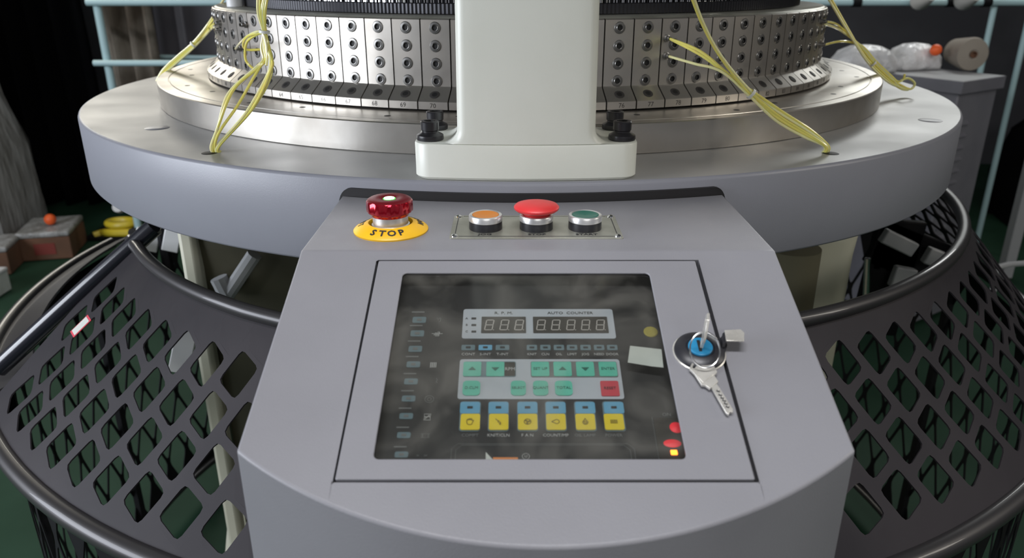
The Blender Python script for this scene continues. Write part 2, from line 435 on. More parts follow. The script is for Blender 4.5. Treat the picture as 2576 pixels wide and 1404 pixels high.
bb.lathe([(.0058, .0195), (.0050, .0193), (.0046, .012), (0, .0115)], 'hole_black', 6)
bolt0 = None
for px, py in ((1082.5, 351), (1095, 324), (1564, 351), (1546, 324)):
    p = on_level(px, py, zf)-Vector((.002, -.70, T))
    if bolt0 is None: bolt0 = bb.build('socket_bolt', colm, ang=30); o = bolt0
    else: o = inst(bolt0, colm)
    o.location = p; o.rotation_euler = (0, 0, random.uniform(0, 1))

# ------------------------------------------------------------------ upper machine, unseen: added to shade the box top and reflect in the pane
up = empty('unseen_feeder_ring', (0, 0, T+.62)); tag(up, 'unseen dark ring with white yarn feeders, added above to shade the box top', 'feeder ring')
b = MB(); b.lathe([(.40, 0), (1.08, 0), (1.08, .04), (.40, .04)], 'bed_paint', 96); b.build('shading_carrier_plate', up)  # plate made wide enough to keep overhead light off the box top
fb = MB(); fb.lathe([(0, -.16), (.018, -.16), (.024, -.15), (.024, -.09), (.018, -.08), (.030, -.075), (.030, 0), (0, 0)], 'white_plastic', 18); f0 = None
for k in range(36):
    if k in (35, 0, 1): continue
    if f0 is None: f0 = fb.build('yarn_feeder', up); o = f0
    else: o = inst(f0, up)
    o.location = polar(2*PI*k/36, .95, -.001)
# ------------------------------------------------------------------ control box
XC = .0095; HWB = .2005; ZT = 1.1309; YBEND = -.9012; AL = R(19.8)
nrm = Vector((0, -math.sin(AL), math.cos(AL))); dwn = Vector((0, -math.cos(AL), -math.sin(AL)))
BO = Vector((XC, YBEND, ZT))
boxr = empty('control_box', (XC, -1.0, .8)); tag(boxr, 'grey control box with buttons and windowed door, jutting from the bed', 'control box')
BW = Vector((XC, -1.0, .8))
# slope frame: local x = right, local y = up the slope, local z = out of the face; origin at the bend line centre
SL = Matrix(((1, 0, 0, 0), (0, -dwn.y, nrm.y, YBEND+1.0), (0, -dwn.z, nrm.z, ZT-.8), (0, 0, 0, 1)))
def sl(px, py, d=0):
    """point on the sloped face plane (d above it) seen at a pixel, in the slope frame (x, y)"""
    P = on_plane(px, py, nrm, nrm.dot(BO)+d)-BO
    return P.x, -P.dot(dwn)
oxL, oyT = sl(947, 654); oxR, oyB = sl(1914, 1214)
RA = .346
def front_y(x): return -1.1575+RA-math.sqrt(RA*RA-x*x)       # local x from XC, world y
def vfront(x): return (front_y(x)-YBEND)/math.cos(AL)        # slope frame y
XS = sorted(set([round(-HWB+2*HWB*i/40, 5) for i in range(41)]+[round(oxL, 5), round(oxR, 5)]))
b = MB()
def W(x, y, z): return (x, y+1.0, z-.8)
def SLP(x, v, d=0):
    p = BO-dwn*v+nrm*d; return (x, p.y+1.0, p.z-.8)
ZBOT = .72
for xa, xb in zip(XS[:-1], XS[1:]):
    ra = -math.sqrt(.7548**2-(xa+XC)**2); rb = -math.sqrt(.7548**2-(xb+XC)**2)
    q = lambda *p: b.add(p, [(0, 1, 2, 3)], 'box_paint')
    q(W(xa, ra, ZT), W(xb, rb, ZT), W(xb, YBEND, ZT), W(xa, YBEND, ZT))
    q(SLP(xa, 0), SLP(xb, 0), SLP(xb, oyT), SLP(xa, oyT))
    if xa >= oxL-1e-5 and xb <= oxR+1e-5: q(SLP(xa, oyB), SLP(xb, oyB), SLP(xb, vfront(xb)), SLP(xa, vfront(xa)))
    else: q(SLP(xa, oyT), SLP(xb, oyT), SLP(xb, vfront(xb)), SLP(xa, vfront(xa)))
    pa = SLP(xa, vfront(xa)); pb = SLP(xb, vfront(xb))
    q(pa, pb, (pb[0], pb[1], ZBOT-.8), (pa[0], pa[1], ZBOT-.8))
    q(W(xa, ra, ZT), W(xb, rb, ZT), W(xb, rb, ZBOT), W(xa, ra, ZBOT))
    q((pa[0], pa[1], ZBOT-.8), (pb[0], pb[1], ZBOT-.8), W(xb, rb, ZBOT), W(xa, ra, ZBOT))
for x in (-HWB, HWB):
    ra = -math.sqrt(.7548**2-(x+XC)**2); pf = SLP(x, vfront(x))
    b.add([W(x, ra, ZT), W(x, YBEND, ZT), SLP(x, oyT), pf, (pf[0], pf[1], ZBOT-.8), W(x, ra, ZBOT)], [tuple(range(7))], 'box_paint')
# opening walls
D1 = -.034
for (xa, va), (xb, vb) in (((oxL, oyT), (oxR, oyT)), ((oxR, oyT), (oxR, oyB)), ((oxR, oyB), (oxL, oyB)), ((oxL, oyB), (oxL, oyT))):
    b.add([SLP(xa, va), SLP(xb, vb), SLP(xb, vb, D1), SLP(xa, va, D1)], [(0, 1, 2, 3)], 'box_paint')
b.build('box_shell', boxr, bevel=.0018, seg=3, ang=12, lim=14)
# black gasket between box and bed
b = MB(); rs = []; ta = math.asin((XC-HWB-.0045)/.755); tb = math.asin((XC+HWB+.0045)/.755)
for i in range(61):
    t = ta+(tb-ta)*(.5-.5*math.cos(PI*i/60)); e = min(t-ta, tb-t)*.75; e = min(e, .014)
    top = ZT-.012+(.0205)*math.sqrt(max(0, 1-(1-e/.014)**2)) - .8
    rs.append([(polar(t, r_, 0).x-XC, polar(t, r_, 0).y+1.0, z) for r_, z in ((.7503, -.05+.35-.05), (.7545, .25), (.7545, top), (.7503, top))])
b.rings(rs, 'rubber'); b.build('gasket', boxr, ang=40)

# door with window ---------------------------------------------------
door = MB()
dL, dT_ = sl(953, 659); dR, dB = sl(1899, 1209)
wL, wT = sl(1013, 689); wR, wB = sl(1727, 1158)
wR = sl(1633, 689)[0]; wR = (wR+sl(1727, 1158)[0])/2; wL = (wL+sl(940, 1157)[0])/2
DZ = .0012; DT = .0016
outer = rrect(dR-dL, dT_-dB, .0012, 4, (dL+dR)/2, (dT_+dB)/2); inner = rrect(wR-wL, wT-wB, .004, 4, (wL+wR)/2, (wT+wB)/2)
n = len(outer); vs = [(x, y, DZ) for x, y in outer]+[(x, y, DZ) for x, y in inner]+[(x, y, DZ-.009) for x, y in outer]+[(x, y, DZ-DT) for x, y in inner]
fs = []
for i in range(n):
    j = (i+1) % n
    fs += [(i, j, n+j, n+i), (i, 2*n+i, 2*n+j, j), (n+i, n+j, 3*n+j, 3*n+i), (2*n+i, 3*n+i, 3*n+j, 2*n+j)]
door.add(vs, fs, 'box_paint', SL); dro = door.build('door', boxr, bevel=.0006, seg=2, ang=30)
b = MB(); b.prism(rrect(wR-wL+.012, wT-wB+.012, .004, 3, (wL+wR)/2, (wT+wB)/2), .002, 'window_pane', SL, z0=DZ-DT-.0025)
o = b.build('window_pane', dro)
# small stains / paper scrap stuck inside the pane
PD = -.0135      # depth of the membrane panel under the face
def pp(px, py): return sl(px, py, PD)
def quad_rr(pL, pR, pT, pB, py_mid=None):
    """rect in slope coords from pixel left/right (at mid row) and top/bottom rows"""
    pym = (pT+pB)/2; x0_ = pp(pL, pym)[0]; x1_ = pp(pR, pym)[0]; y1_ = pp((pL+pR)/2, pT)[1]; y0_ = pp((pL+pR)/2, pB)[1]
    return (x0_+x1_)/2, (y0_+y1_)/2, x1_-x0_, y1_-y0_
def plate(mb, rect, z, h, m, r=.001):
    cx, cy, w_, h_ = rect; mb.prism(rrect(w_, h_, min(r, w_*.3, h_*.3), 3, cx, cy), h, m, SL, z0=PD+z)
def word(mb, body, px, py, size, m, z, sx=1.0, rot=0):
    x, y = pp(px, py); mb.text(body, size, m, SL @ at((x, y, PD+z)) @ rot_z(rot), h=.0002, sx=sx)
mem = MB()
mem.box(oxR-oxL-.004, oyT-oyB-.004, .003, ((oxL+oxR)/2, (oyT+oyB)/2, PD-.0015), 'fascia_black', SL)
mo = mem.build('membrane_panel', boxr)
def sub(name, fn, label=None, smooth=False):
    m_ = MB(); fn(m_); o = m_.build(name, mo, smooth=smooth)
    if label: o['label'] = label
    return o
# silver display surround
def surround(m_):
    plate(m_, quad_rr(1164, 1545, 779, 853), 0, .0006, 'panel_silver', .002)
    word(m_, 'R. P. M.', 1267, 789.5, .0040, 'ink', .0008, 1.2); word(m_, 'AUTO  COUNTER', 1434, 789.5, .0040, 'ink', .0008, 1.12)
    for t_, y in (('A', 803), ('B', 819.5), ('C', 836)):
        word(m_, t_, 1174, y, .003, 'ink', .0008); plate(m_, quad_rr(1186, 1198, y-2.5, y+2.5), .0006, .0002, 'ink', .0002)
sub('display_surround', surround, 'pale silver display surround lettered R.P.M. and AUTO COUNTER')
def digits(m_, xs, l, r_):
    plate(m_, quad_rr(l, r_, 799, 840), .0006, .0004, 'display_dark', .0006)
    for px in xs:
        cx, cy = pp(px, 820); w_ = .0058; h_ = .0108; t_ = .00075; sh = .14
        def seg(ax, ay, bx, by):
            L_ = math.hypot(bx-ax, by-ay); a = math.atan2(by-ay, bx-ax)
            X = SL @ at((cx, cy, PD+.0011)) @ Matrix(((1, sh, 0, 0), (0, 1, 0, 0), (0, 0, 1, 0), (0, 0, 0, 1))) @ at(((ax+bx)/2, (ay+by)/2, 0), rot_z(a))
            m_.box(L_-.0006, t_, .0002, (0, 0, 0), 'segment', X)
        h2 = h_/2; w2 = w_/2
        for s_ in ((-w2, h2, w2, h2), (-w2, 0, w2, 0), (-w2, -h2, w2, -h2), (-w2, 0, -w2, h2), (w2, 0, w2, h2), (-w2, -h2, -w2, 0), (w2, -h2, w2, 0)): seg(*s_)
        m_.box(.0007, .0007, .0002, (w2+.001, -h2, 0), 'segment', SL @ at((cx-.0006, cy, PD+.0011)))
sub('speed_display', lambda m_: digits(m_, (1231, 1269, 1306), 1211, 1323), 'three unlit digits behind dark glass')
sub('counter_display', lambda m_: digits(m_, (1361, 1398, 1436, 1473, 1510), 1341, 1529), 'five unlit digits behind dark glass')
for px, t_ in ((1178, 'CONT'), (1221, 'S-INT'), (1264, 'T-INT')):
    def fn(m_, px=px, t_=t_):
        plate(m_, quad_rr(px-17, px+17, 869, 882), 0, .0006, 'key_blue' if px == 1221 else 'led_pale', .0008)
        plate(m_, quad_rr(px-6, px+6, 873, 878), .0006, .0002, 'ink', .0002)
        word(m_, t_, px, 892, .0034, 'print_white', .0003, 1.05)
    sub('indicator_light', fn)
for px, t_ in ((1338, 'KNIT'), (1372, 'CLN'), (1406, 'OIL'), (1439, 'LIMIT'), (1473, 'JOG'), (1507, 'NEED'), (1540, 'DOOR')):
    def fn(m_, px=px, t_=t_):
        plate(m_, quad_rr(px-13, px+13, 869, 882), 0, .0006, 'led_pale', .0008)
        plate(m_, quad_rr(px-6, px+6, 873.5, 878), .0006, .0002, 'ink', .0002)
        word(m_, t_, px, 892, .0033, 'print_white', .0003, 0.95)
    sub('indicator_light', fn)
def keybed(m_):
    plate(m_, quad_rr(1154, 1564, 905, 1005), 0, .0005, 'panel_silver', .002)
    plate(m_, quad_rr(1166, 1298, 911, 950), .0005, .0002, 'led_pale', .0015); plate(m_, quad_rr(1269, 1296, 913, 948), .0007, .0002, 'display_dark', .001)
    plate(m_, quad_rr(1335, 1553, 911, 951), .0005, .0002, 'print_dim', .0015); word(m_, 'RPM', 1283, 931, .0042, 'print_white', .0011)
sub('key_surround', keybed, 'pale silver plate under the mint keys')
def key(px, py, w_, h_, m1, txt=None, tri=0, ink='ink_mint', r_=.0012, label=None, size=.0034):
    def fn(m_):
        plate(m_, quad_rr(px-w_/2, px+w_/2, py-h_/2, py+h_/2), .0007, .0006, m1, r_)
        if txt: word(m_, txt, px, py, size, ink, .0015, .95)
        if tri:
            x, y = pp(px, py); s_ = .0028
            m_.prism([(x-s_, y-tri*s_*.45), (x+s_, y-tri*s_*.45), (x, y+tri*s_*.75)], .0002, ink, SL, z0=PD+.0014)
    sub('membrane_key', fn, label)
key(1188, 931, 45, 36, 'key_mint', tri=1, label='mint key with an up arrow beside RPM'); key(1246, 931, 45, 36, 'key_mint', tri=-1, label='mint key with a down arrow beside RPM')
key(1359, 931, 45, 36, 'key_mint', 'SET UP', size=.0036, label='mint key lettered SET UP'); key(1415, 931, 45, 36, 'key_mint', tri=1); key(1472, 931, 45, 36, 'key_mint', tri=-1)
key(1529, 931, 45, 36, 'key_mint', 'ENTER', size=.0036, label='mint key lettered ENTER')
key(1186, 979, 44, 37, 'key_mint', 'D.CLM', r_=.003, size=.0035); key(1304, 979, 38, 37, 'key_mint', 'SELECT', r_=.003, size=.0031)
key(1360, 979, 38, 37, 'key_mint', 'QUANT', r_=.003, size=.0034); key(1418, 979, 44, 37, 'key_mint', 'TOTAL', r_=.003, size=.0035)
key(1534, 980, 46, 38, 'key_red', 'RESET', ink='ink', size=.0035, label='red key lettered RESET')
names = ('COMPT', 'KNIT/CLN', 'F A N', 'COUNT/MP', 'OIL LAMP', 'POWER')
for i, px in enumerate((1182.5, 1254, 1327, 1398, 1472, 1544)):
    def fn(m_, i=i, px=px):
        plate(m_, quad_rr(px-26, px+26, 1011, 1086), 0, .0005, 'led_pale', .002)
        plate(m_, quad_rr(px-25, px+25, 1013, 1042), .0005, .0003, 'key_blue', .0015)
        plate(m_, quad_rr(px-7, px+7, 1024, 1030), .0008, .0002, 'ink', .0002)
        plate(m_, quad_rr(px-24, px+25, 1044, 1084), .0005, .0008, 'key_yellow', .0015)
        word(m_, names[i], px, 1096, .0034, 'print_dim' if i in (0, 4, 5) else 'print_white', .0003, 1.0)
        x, y = pp(px, 1064); Z = PD+.0015; K = 'ink_yellow'
        def ln(pts, w__=.0003, closed=False): m_.tube([(x+a*.001, y+c*.001, Z) for a, c in pts], w__, K, 4, 3, closed, True, SL)
        if i == 0:
            ln([(-2.2, .4), (-2, 2), (-1.3, 1.2), (-1.1, 2.6), (-.4, 1.4), (0, 3), (.5, 1.4), (1.1, 2.6), (1.3, .9), (2.4, 1.2), (1.6, -1), (1.1, -2.4), (-1.2, -2.5), (-2, -1.2)], closed=True)
        elif i == 1:
            ln([(-2, 2.4), (-.6, .8), (.2, -1.2)]); m_.box(.0011, .0022, .0003, (x+.0012, y-.0016, Z), K, SL); ln([(-.6, 1), (.9, .2)])
        elif i == 2:
            ln([(2.3*math.cos(a), 2.3*math.sin(a)) for a in [k*PI/5 for k in range(10)]], closed=True)
            for k in range(3): a = k*2.094; ln([(0, 0), (1.1*math.cos(a), 1.1*math.sin(a)), (1.8*math.cos(a+.5), 1.8*math.sin(a+.5)), (.9*math.cos(a+.7), .9*math.sin(a+.7))], .0004)
        elif i == 3: ln([(-2.8, 0), (-1.2, .9), (.6, 1.8), (2.2, .8), (2.2, -.8), (.6, -1.8), (-1.2, -.9)], closed=True)
        elif i == 4:
            ln([(0, 2.8), (.7, 1.3), (1.8, -.2), (1.2, -1.9), (0, -2.4), (-1.2, -1.9), (-1.8, -.2), (-.7, 1.3)], closed=True); ln([(.9*math.cos(a), -.5+.9*math.sin(a)) for a in [k*PI/4 for k in range(8)]], closed=True)
        else:
            for q in (-1.2, 0, 1.2): ln([(-2.4, q), (2.4, q)], .00025)
            for q in (-2, -.7, .7, 2): ln([(q, -1.6), (q, 1.6)], .00025)
    sub('function_key', fn, 'yellow key with blue lamp field lettered '+names[i])
# fault lamps and icons down the left side
LP = ((1055, 806), (1050, 840), (1045, 879), (1040, 918), (1034, 961), (1028, 1004), (1022, 1048), (1016, 1096), (1010, 1145))
for i, (px, py) in enumerate(LP):
    def fn(m_, px=px, py=py):
        plate(m_, quad_rr(px-17, px+17, py-7.5, py+7.5), 0, .0006, 'led_pale', .0012)
        plate(m_, quad_rr(px-6, px+6, py-3, py+3), .0006, .0002, 'print_dim', .0002)
        plate(m_, quad_rr(px-19, px+13, py-22, py-19), 0, .0002, 'print_dim', .0002)
    sub('fault_lamp', fn)
IC = ((1102, 805, 0), (1099, 841, 1), (1090, 919, 2), (1097, 958, 3), (1080, 1005, 4), (1075, 1050, 5), (1070, 1097, 6), (1063, 1147, 7))
for px, py, k in IC:
    def fn(m_, px=px, py=py, k=k):
        x, y = pp(px, py); Z = PD+.0003; K = 'print_white' if k in (1, 2, 5) else 'print_dim'
        def ln(pts, w__=.0003, closed=False, sm_=False): m_.tube([(x+a*.001, y+c*.001, Z) for a, c in pts], w__, K, 4, 3, closed, sm_, SL)
        if k == 0: ln([(-1, 2), (0, -1), (1, 2)]); ln([(2, 2), (2, -2), (.6, -2.6)])
        elif k == 1:
            for q in (-1, 0, 1): ln([(-2+q*.4, q), (2+q*.4, q)], .00035)
            ln([(.4, 2.2), (2, 2.2), (1.6, -2.2), (-1.4, -2.2)], .0003); ln([(-4, .4), (-2, .4)]); ln([(2, .2), (4.4, .5)])
        elif k == 2:
            for q in (-2, -.7, .7, 2): ln([(q, -2.5), (q, 2.5)]); ln([(-2.4, q), (2.4, q)])
        elif k == 3: ln([(0, 2), (1, .5), (0, -1), (1.2, -2.2)])
        elif k == 4:
            ln([(3.2*math.cos(a), 3.2*math.sin(a)) for a in [j*PI/8 for j in range(16)]], .00028, True); ln([(1.5*math.cos(a), 1.5*math.sin(a)) for a in [j*PI/6 for j in range(12)]], .00025, True)
        elif k == 5:
            ln([(-2.4, 2.6), (2.4, 2.6), (1.8, 0), (2.4, -2.6), (-2.4, -2.6), (-1.8, 0)], .0003, True); ln([(-2.2, 0), (2.2, .6)]); ln([(-1.8, -2), (1.4, 1.8)])
        elif k == 6: ln([(-3, 1.6), (3, 1.6), (3, -1.6), (-3, -1.6)], .00025, True); ln([(-2, 1.6), (-2, -1.6)]); ln([(2, 1.6), (2, -1.6)])
        else: ln([(-4, .6), (-2.5, -.6)]); ln([(-2.5, .6), (-4, -.6)]); ln([(1, .6), (3, -.6)]); ln([(3, .6), (1, -.6)])
    sub('printed_icon', fn)
def frame_lines(m_):
    x0_, y0_ = pp(1137, 1117); x1_, _ = pp(1594, 1117); x2_, _ = pp(1628, 1060); r_ = .004
    for o_ in (0, .0028):
        P = [(x0_+o_, oyB+.004, PD+.0002), (x0_+o_, y0_-r_-o_*.4, PD+.0002), (x0_+r_+o_, y0_-o_*.4, PD+.0002), (x1_-r_-o_, y0_-o_*.4, PD+.0002), (x1_-o_, y0_-r_-o_*.4, PD+.0002), (x1_-o_, oyB+.004, PD+.0002)]
        m_.tube(P, .00018, 'print_dim', 4, 1, False, False, SL)
    x3_, y3_ = pp(1640, 1050); m_.tube([(x3_, oyB+.004, PD+.0002), (x3_, y3_, PD+.0002), (x3_+.024, y3_, PD+.0002)], .0002, 'print_dim', 4, 1, False, False, SL)
    cx, cy = pp(1323, 1149); m_.tube([(cx+.0024*math.cos(a), cy+.0024*math.sin(a), PD+.0003) for a in [j*PI/8 for j in range(16)]], .00022, 'print_white', 4, 1, True, False, SL)
    m_.text('U', .003, 'print_white', SL @ at((cx, cy, PD+.0003)), h=.0002)
    word(m_, 'ON', 1677, 1044, .004, 'print_dim', .0003)
sub('printed_frame', frame_lines)
def strip(m_):
    a = pp(1222, 1139); c_ = pp(1245, 1163); d_ = pp(1222, 1163)
    m_.prism([d_, c_, a], .0004, 'paper', SL, z0=PD+.0003)
    plate(m_, quad_rr(1240, 1303, 1152, 1166), .0002, .0004, 'orange_paper', .0003)
sub('orange_label', strip, 'orange and white label at the bottom edge of the window')
def knob(m_):
    x, y = pp(1637, 836); m_.lathe([(0, .0012), (.0050, .0012), (.0056, .0006), (.0056, 0)], 'dot_yellow', 28, SL @ at((x, y, PD)))
sub('yellow_dot', knob, 'round yellow spot near the right window edge', True)
x, y = sl(1626, 897, DZ-DT-.003)
b = MB(); P = [sl(a, c_, -.0046) for a, c_ in ((1585, 870), (1664, 879), (1669, 925), (1640, 922), (1579, 912))][::-1]
b.prism(P, .0002, 'paper', SL, z0=-.0047); o = b.build('paper_scrap', dro, smooth=False); o['label'] = 'blank white paper scrap behind the pane'
def swbox(m_):
    plate(m_, quad_rr(1652, 1722, 1058, 1175), .0003, .0025, 'display_dark', .001)
sub('power_switch', swbox)
def led(m_):
    plate(m_, quad_rr(1686, 1702, 1140, 1151), .0028, .0006, 'led_red', .0004)
sub('red_lamp', led, 'small bright orange-red lamp')
def glow(m_):  # spread of red glow drawn as emissive discs
    x, y = pp(1700, 1082); m_.lathe([(0, .0012), (.003, .001), (.0046, 0)], 'red_glow', 20, SL @ at((x, y, PD+.0028)))
    x, y = pp(1690, 1122); m_.lathe([(0, .0008), (.004, .0006), (.006, 0)], 'red_glow', 20, SL @ at((x, y, PD+.0028)) @ Matrix.Scale(.55, 4, (0, 1, 0)))
sub('red_glow_spots', glow, 'diffuse red glow put in as faintly emissive spots', True)

# door lock --------------------------------------------------------
lx, ly = sl(1758, 890); 
LK = SL @ at((lx, ly, DZ))
b = MB(); b.lathe([(.0192, 0), (.0193, .0008), (.0184, .0013)], 'key_nickel', 44, LK)
b.lathe([(.0184, .0013), (.0180, .0030), (.0150, .0052), (.0105, .0060), (.0098, .0052), (0, .0052)], 'black_plastic', 44, LK)
lock = b.build('door_lock', dro, ang=40)
b = MB(); b.lathe([(.0088, .0050), (.0088, .0066), (.0082, .0072), (0, .0072)], 'blue_plastic', 36, LK); b.box(.0022, .0110, .0003, (-.001, 0, .0073), 'hole_black', LK)
b.build('lock_core', dro, ang=40)['label'] = 'blue keyhole core'
b = MB()   # cam tab sticking out of the gap, swung over the frame
tA = [sl(1820, 905, .002), sl(1806, 862, .004), sl(1815, 838, .008), sl(1828, 838, .010), sl(1832, 862, .010), sl(1826, 910, .004)]
b.prism([sl(1800, 868, 0), sl(1822, 836, .006), sl(1830, 868, .004), sl(1815, 920, 0)][::-1], .005, 'black_plastic', SL, z0=-.001)
q = [sl(a, c_, .010) for a, c_ in ((1822, 833), (1862, 831), (1872, 840), (1871, 861), (1826, 860))]
b.prism(q[::-1], .0012, 'key_nickel', SL, z0=.010); b.prism([sl(1817, 840, .010), sl(1826, 833, .010), sl(1827, 861, .010), sl(1818, 866, .010)][::-1], .009, 'black_plastic', SL, z0=.0015)
b.build('latch_tab', dro, bevel=.0003)['label'] = 'bent steel latch tab over the door gap'

# keys ---------------------------------------------------------------
W0 = Matrix.Translation(BW)
def slw(x, y, z): return W0 @ SL @ Vector((x, y, z))
SLW = W0 @ SL
kr = empty('key_ring', slw(lx, ly, .012)); tag(kr, 'two nickel keys on a split ring, one in the door lock', 'keys')
KI = Matrix.Translation(-Vector(kr.location))
b = MB(); rc = sl(1775, 873, .020); rr_ = []
for k in range(32):
    a = 2*PI*k/32; rr_.append(KI @ slw(rc[0]+.0105*math.cos(a), rc[1]+.0100*math.sin(a), .0165+.0075*math.sin(a)))
b.tube(rr_, .00045, 'chrome', 8, 2, True); b.tube([p+Vector((.0002, 0, .0008)) for p in rr_], .00045, 'chrome', 8, 2, True); b.build('split_ring', kr)
# key in the lock: bow seen almost edge-on, standing out of the core
b = MB(); KX = KI @ SLW @ at((lx+.0006, ly-.0002, DZ+.0078)) @ Matrix.Rotation(R(90), 4, 'X') @ Matrix.Rotation(R(78), 4, 'Y')
b.prism([(-.003, 0), (.003, 0), (.003, .005), (-.003, .005)], .0022, 'key_nickel', KX, z0=-.0011)
bow = [(-.0048, .005), (.0048, .005), (.0085, .012), (.0085, .022), (.0035, .029), (-.0035, .029), (-.0085, .022), (-.0085, .012)]
hol = [(-.0020, .0215), (.0020, .0215), (.0045, .0215), (.0048, .0225), (.0022, .0265), (-.0022, .0265), (-.0048, .0225), (-.0045, .0215)]
n = 8; zz_ = (-.0009, .0009); vs = []; fs = []
for z in zz_: vs += [(x, y, z) for x, y in bow]+[(x, y, z) for x, y in hol]
for i in range(n):
    j = (i+1) % n
    fs += [(i, j, n+j, n+i), (2*n+i, 3*n+i, 3*n+j, 2*n+j), (i, 2*n+i, 2*n+j, j), (n+i, n+j, 3*n+j, 3*n+i)]
b.add(vs, fs, 'key_nickel', KX); b.build('key', kr, bevel=.0003)
# hanging key lying on the door
def kp(cx, cy, d): return sl(1600+cx/4.011, 750+cy/4.011, d)
b = MB(); d_ = .0045
bo = [(595, 597), (665, 575), (720, 560), (745, 610), (817, 752), (790, 790), (828, 848), (745, 922), (700, 888), (662, 884), (590, 772), (536, 718)]
ho = [(612, 620), (655, 606), (690, 600), (694, 606), (696, 612), (650, 655), (610, 692), (590, 712), (582, 716), (574, 712), (568, 706), (590, 660)]
vs = []; n = 12
bo_ = [kp(x, y, d_) for x, y in bo]; ho_ = [kp(x, y, d_) for x, y in ho]
for z in (DZ+.0022, DZ+.0042): vs += [(x, y, z) for x, y in bo_]+[(x, y, z) for x, y in ho_]
ho2 = ho_; fs = []
for z in (0, 1):
    o_ = z*2*n
bm_ = bmesh.new()
def poly_with_hole(bo_, ho_, z):
    """triangulated face with a hole"""
    from mathutils.geometry import tessellate_polygon
    allp = [Vector((x, y, 0)) for x, y in bo_], [Vector((x, y, 0)) for x, y in ho_]
    return tessellate_polygon(allp)
tr = poly_with_hole(bo_, ho_, 0)
for o_ in (0, 2*n): fs += [tuple(o_+i for i in t_) for t_ in tr]
for i in range(n):
    j = (i+1) % n; fs += [(i, j, 2*n+j, 2*n+i), (n+i, 3*n+i, 3*n+j, n+j)]
bm_.free(); b.add(vs, fs, 'key_nickel', KI @ SLW)
P = [kp(x, y, d_) for x, y in ((760, 905), (812, 868), (978, 1130), (972, 1160), (945, 1150), (935, 1182), (905, 1160))]
b.prism(P[::-1], .0018, 'key_nickel', KI @ SLW, z0=DZ+.0023)
P = [kp(x, y, d_) for x, y in ((590, 768), (728, 690), (800, 770), (672, 862))]
b.prism(P[::-1], .0004, 'key_nickel', KI @ SLW, z0=DZ+.0041)
for cx, cy in ((826, 948), (846, 988), (866, 1018), (886, 1045), (902, 1075), (920, 1108)):
    x, y = kp(cx, cy, d_); b.lathe([(0, .0001), (.0006, .0001), (.0012, .0003), (.0013, 0)], 'screw_steel', 12, KI @ SLW @ at((x, y, DZ+.0042)))
b.build('key', kr, bevel=.00025, ang=30)['label'] = 'flat key hanging on the door, dimpled blade down'

# buttons ------------------------------------------------------------
def topat(px, py, z=ZT): p = on_level(px, py, z); return Vector((p.x-XC, p.y+1.0, ZT-.8))
def part(name, fn, parent, label=None, ang=35, bevel=0):
    m_ = MB(); fn(m_); o = m_.build(name, parent, ang=ang, bevel=bevel)
    if label: o['label'] = label
    return o
pe = topat(984, 579)
eX = at(pe)
lg = part('legend_ring', lambda m_: m_.lathe([(.0335, 0), (.0338, .0014), (.0325, .0028), (.0215, .0080), (.0200, .0080), (.0196, .0015)], 'yellow_plastic', 64, eX), boxr, 'yellow ring lettered STOP')
def ring_text(m_, s_, a0, step, r_, z, size):
    sl_ = math.atan2(.0052, .011)
    for i, ch in enumerate(s_):
        a = R(a0+step*i)
        X = eX @ rot_z(a) @ at((0, -r_, z)) @ Matrix.Rotation(sl_, 4, 'X')
        m_.text(ch, size, 'ink', X, h=.0003, bold=.0003)
part('lettering', lambda m_: (ring_text(m_, 'STOP', -26, 18, .0272, .0055, .0098), ring_text(m_, 'NOTAUS', 96, 16, .0272, .0055, .0075), ring_text(m_, 'ARRET', 210, 16, .0272, .0055, .0075)), lg)
es = part('emergency_stop_button', lambda m_: m_.lathe([(.0165, 0), (.0165, .0045), (.0172, .005), (.0172, .0065), (.0160, .0070), (.0158, .0160), (0, .0160)], 'brushed_alu', 56, eX), boxr, 'red mushroom emergency stop button with a lit green dot')
def cap(m_):
    P = []; N_ = 72
    def rr2(k, base): return base+.00035*(1 if (k % 6) < 4 else -1)
    lv = [(.0158, .0146, 0), (.0170, .0149, 0), (.0173, .0168, 0), (.0182, .0178, 1), (.0203, .0188, 1), (.0205, .0200, 1), (.0204, .0278, 1), (.0196, .0292, 0)]
    m_.rings([[((rr2(k, r_) if f_ else r_)*math.sin(2*PI*k/N_), -(rr2(k, r_) if f_ else r_)*math.cos(2*PI*k/N_), z) for k in range(N_)] for r_, z, f_ in lv], 'red_anodised', eX, cap=False)
    m_.lathe([(.0196, .0292), (.0180, .0302), (.0090, .0306), (.0068, .0296), (0, .0296)], 'red_dark', 56, eX)
part('cap', cap, es, 'fluted red metallic cap')
part('lamp', lambda m_: m_.lathe([(.0048, .0296), (.0045, .0306), (0, .0312)], 'led_green', 24, eX), es, 'lit pale green dot')
part('lamp_rim', lambda m_: m_.lathe([(.0058, .0297), (.0056, .0301), (.0048, .0301)], 'led_green_rim', 24, eX), es)
# stainless legend plate with rivets
c0 = topat(1349, 573); pw = .0785; 
A_ = topat(1130, 602); B_ = topat(1569, 602); Cc = topat(1143, 545); Dd = topat(1550, 545)
pcx = (A_.x+B_.x)/2; pw = (B_.x-A_.x); pcy = (A_.y+Cc.y)/2; ph = Cc.y-A_.y
pz = ZT-.8
pl = part('legend_plate', lambda m_: (m_.prism(rrect(pw, ph, .002, 3, pcx, pcy), .0012, 'plate_steel', z0=pz),
          [m_.box(*a_, 'ink') for a_ in ((pw-.016, .0009, .0002, (pcx, pcy-ph/2+.0045, pz+.0013)), (.0008, ph-.018, .0002, (pcx-pw/2+.0045, pcy, pz+.0013)), (.0008, ph-.018, .0002, (pcx+pw/2-.0045, pcy, pz+.0013)), (pw-.018, .0004, .0002, (pcx, pcy+ph/2-.003, pz+.0013)))]), boxr, 'steel legend plate under three buttons', bevel=.0003)
